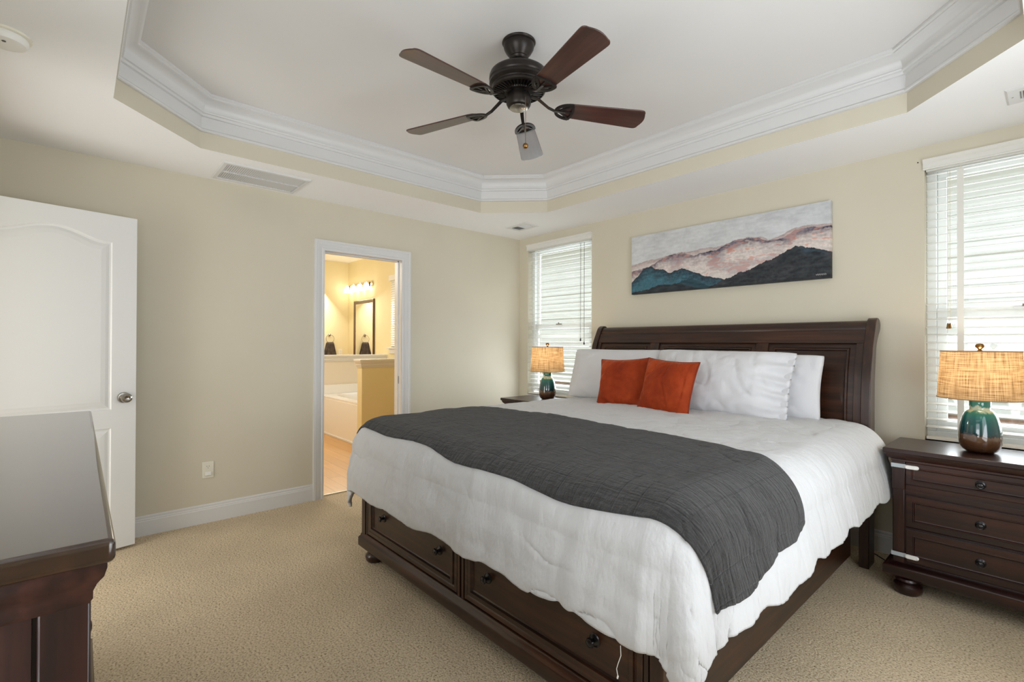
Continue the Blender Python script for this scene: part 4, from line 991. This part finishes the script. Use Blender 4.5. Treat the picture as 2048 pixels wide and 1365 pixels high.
def thr(a, b_):
    s0, s1 = -1.17, 1.285; s_ = s0+(s1-s0)*a
    tb = -1.60+.05*math.sin(a*5.0)+.012*math.sin(a*19) - .10*max(0, a-.88)/.12*1.0 - .05*(1-a)
    tf = -2.455+.010*math.sin(a*23)+.02*math.sin(a*7)
    s_ += (.010*math.sin(b_*11)+.010-.085*(1-b_)**1.5)*max(0, a-.8)*5
    return s_, tb+(tf-tb)*b_
th = sheet('throw_blanket', M['throw'], thr, 320, 160, .018, 1.0, .011); tag(th, 'charcoal grey quilted throw spread across the foot of the bed', 'blanket')
# loose thread and sheet corner
bm = B(); tube(bm, [(3.165, -2.515, .40), (3.17, -2.52, .375), (3.162, -2.522, .35), (3.155, -2.52, .33), (3.160, -2.52, .31)], .0012, 5); tube(bm, [(3.16, -2.52, .312), (3.158, -2.52, .304)], .0025, 6); o = finish('loose_thread', bm, M['plastic'], parent=cf)

def pillow(name, w_, h_, T, mat, loc, rot, seed=0, pinch=.07, ears=0, nn_=56, wr=1.0, sleeve=0):
    bm = B(); top = {}; bot = {}
    for i in range(nn_+1):
        for j in range(nn_+1):
            a = i/nn_*2-1; b_ = j/nn_*2-1
            th_ = (max(0, 1-abs(a)**2.6)**.55)*(max(0, 1-abs(b_)**2.4)**.60)
            cx_ = 1-pinch*(1-abs(b_)**2)*0; 
            x = w_/2*a*(1-pinch*(1-b_*b_)*abs(a)**2); z = h_/2*b_*(1-pinch*(1-a*a)*abs(b_)**2)
            if ears: q = (abs(a)*abs(b_))**6*ears; x += q*(1 if a > 0 else -1); z += q*(1 if b_ > 0 else -1)
            T_ = T
            if sleeve and a > .62: th_ *= max(.10, 1-(a-.62)/.38*1.1)
            nz_ = noise.fractal(Vector((x*4+seed, z*4, seed)), .9, 2, 4)
            edge_ = (1-th_); cz_ = max(0, 1-abs(noise.noise(Vector((x*7+seed, z*5+x*2, seed))))*6)**2; wnk = wr*(.013*nz_*th_ - .006*cz_*min(1, th_*2) + .006*math.sin((abs(a)*14+abs(b_)*9)+seed+nz_*3)*edge_*th_*1.6)
            if sleeve and a > .5:
                wnk += .014*math.sin(z*75+nz_*2.5)*min(1, (a-.5)/.3)*(1-b_**4)*1.0
            yy = T_/2*th_+wnk
            top[i, j] = bm.verts.new((x, -yy, z+h_/2)); 
            if i in (0, nn_) or j in (0, nn_): top[i, j].co.y = wnk*.5; bot[i, j] = top[i, j]
            else: bot[i, j] = bm.verts.new((x, T_/2*th_*.85 + wnk*.3, z+h_/2))
    for i in range(nn_):
        for j in range(nn_):
            bm.faces.new((top[i, j], top[i+1, j], top[i+1, j+1], top[i, j+1])); q = (bot[i, j], bot[i, j+1], bot[i+1, j+1], bot[i+1, j])
            try: bm.faces.new(q)
            except ValueError: pass
    rim = [top[i, 0].co.copy() for i in range(nn_+1)]+[top[nn_, j].co.copy() for j in range(1, nn_+1)]+[top[i, nn_].co.copy() for i in range(nn_-1, -1, -1)]+[top[0, j].co.copy() for j in range(nn_-1, -1, -1)]
    o = finish(name, bm, mat, smooth=True); o.location = loc; o.rotation_euler = rot; return o, rim
R_ = math.radians
o, _ = pillow('bed_pillow', .95, .44, .22, M['pillow'], (1.665, -.520, .815), (R_(-17), 0, R_(2)), 1, .045, -.014); tag(o, 'plump white bed pillow at the left, against the headboard by the lamp', 'pillow', 'white bed pillows')
o, _ = pillow('bed_pillow', .90, .41, .13, M['pillow'], (2.645, -.435, .815), (R_(-12), 0, R_(-1)), 5, .04, -.010); tag(o, 'white bed pillow at the right, tucked behind another, only its end showing', 'pillow', 'white bed pillows')
o, _ = pillow('bed_pillow', .97, .45, .21, M['pillow'], (2.500, -.620, .815), (R_(-20), R_(.5), R_(-3)), 9, .045, -.014, 72, 1.1, 1); tag(o, 'large white bed pillow in front at the right with a wrinkled open end', 'pillow', 'white bed pillows')
for (loc, rot, lab, sd) in (((1.915, -.775, .815), (R_(-19), R_(-3), R_(9)), 'rust orange velvet throw pillow on the left, nearer the left lamp', 2), ((2.290, -.850, .815), (R_(-17), R_(3), R_(-4)), 'rust orange velvet throw pillow on the right, leaning on the front white pillow', 4)):
    o, rim = pillow('throw_pillow', .39, .37, .15, M['velvet'], loc, rot, sd, .075, .0, 52, 1.5); tag(o, lab, 'pillow', 'rust orange velvet throw pillows')
    bm = B(); tube(bm, rim, .0042, 6); finish('piping', bm, M['velvetpipe'], parent=o, smooth=True)
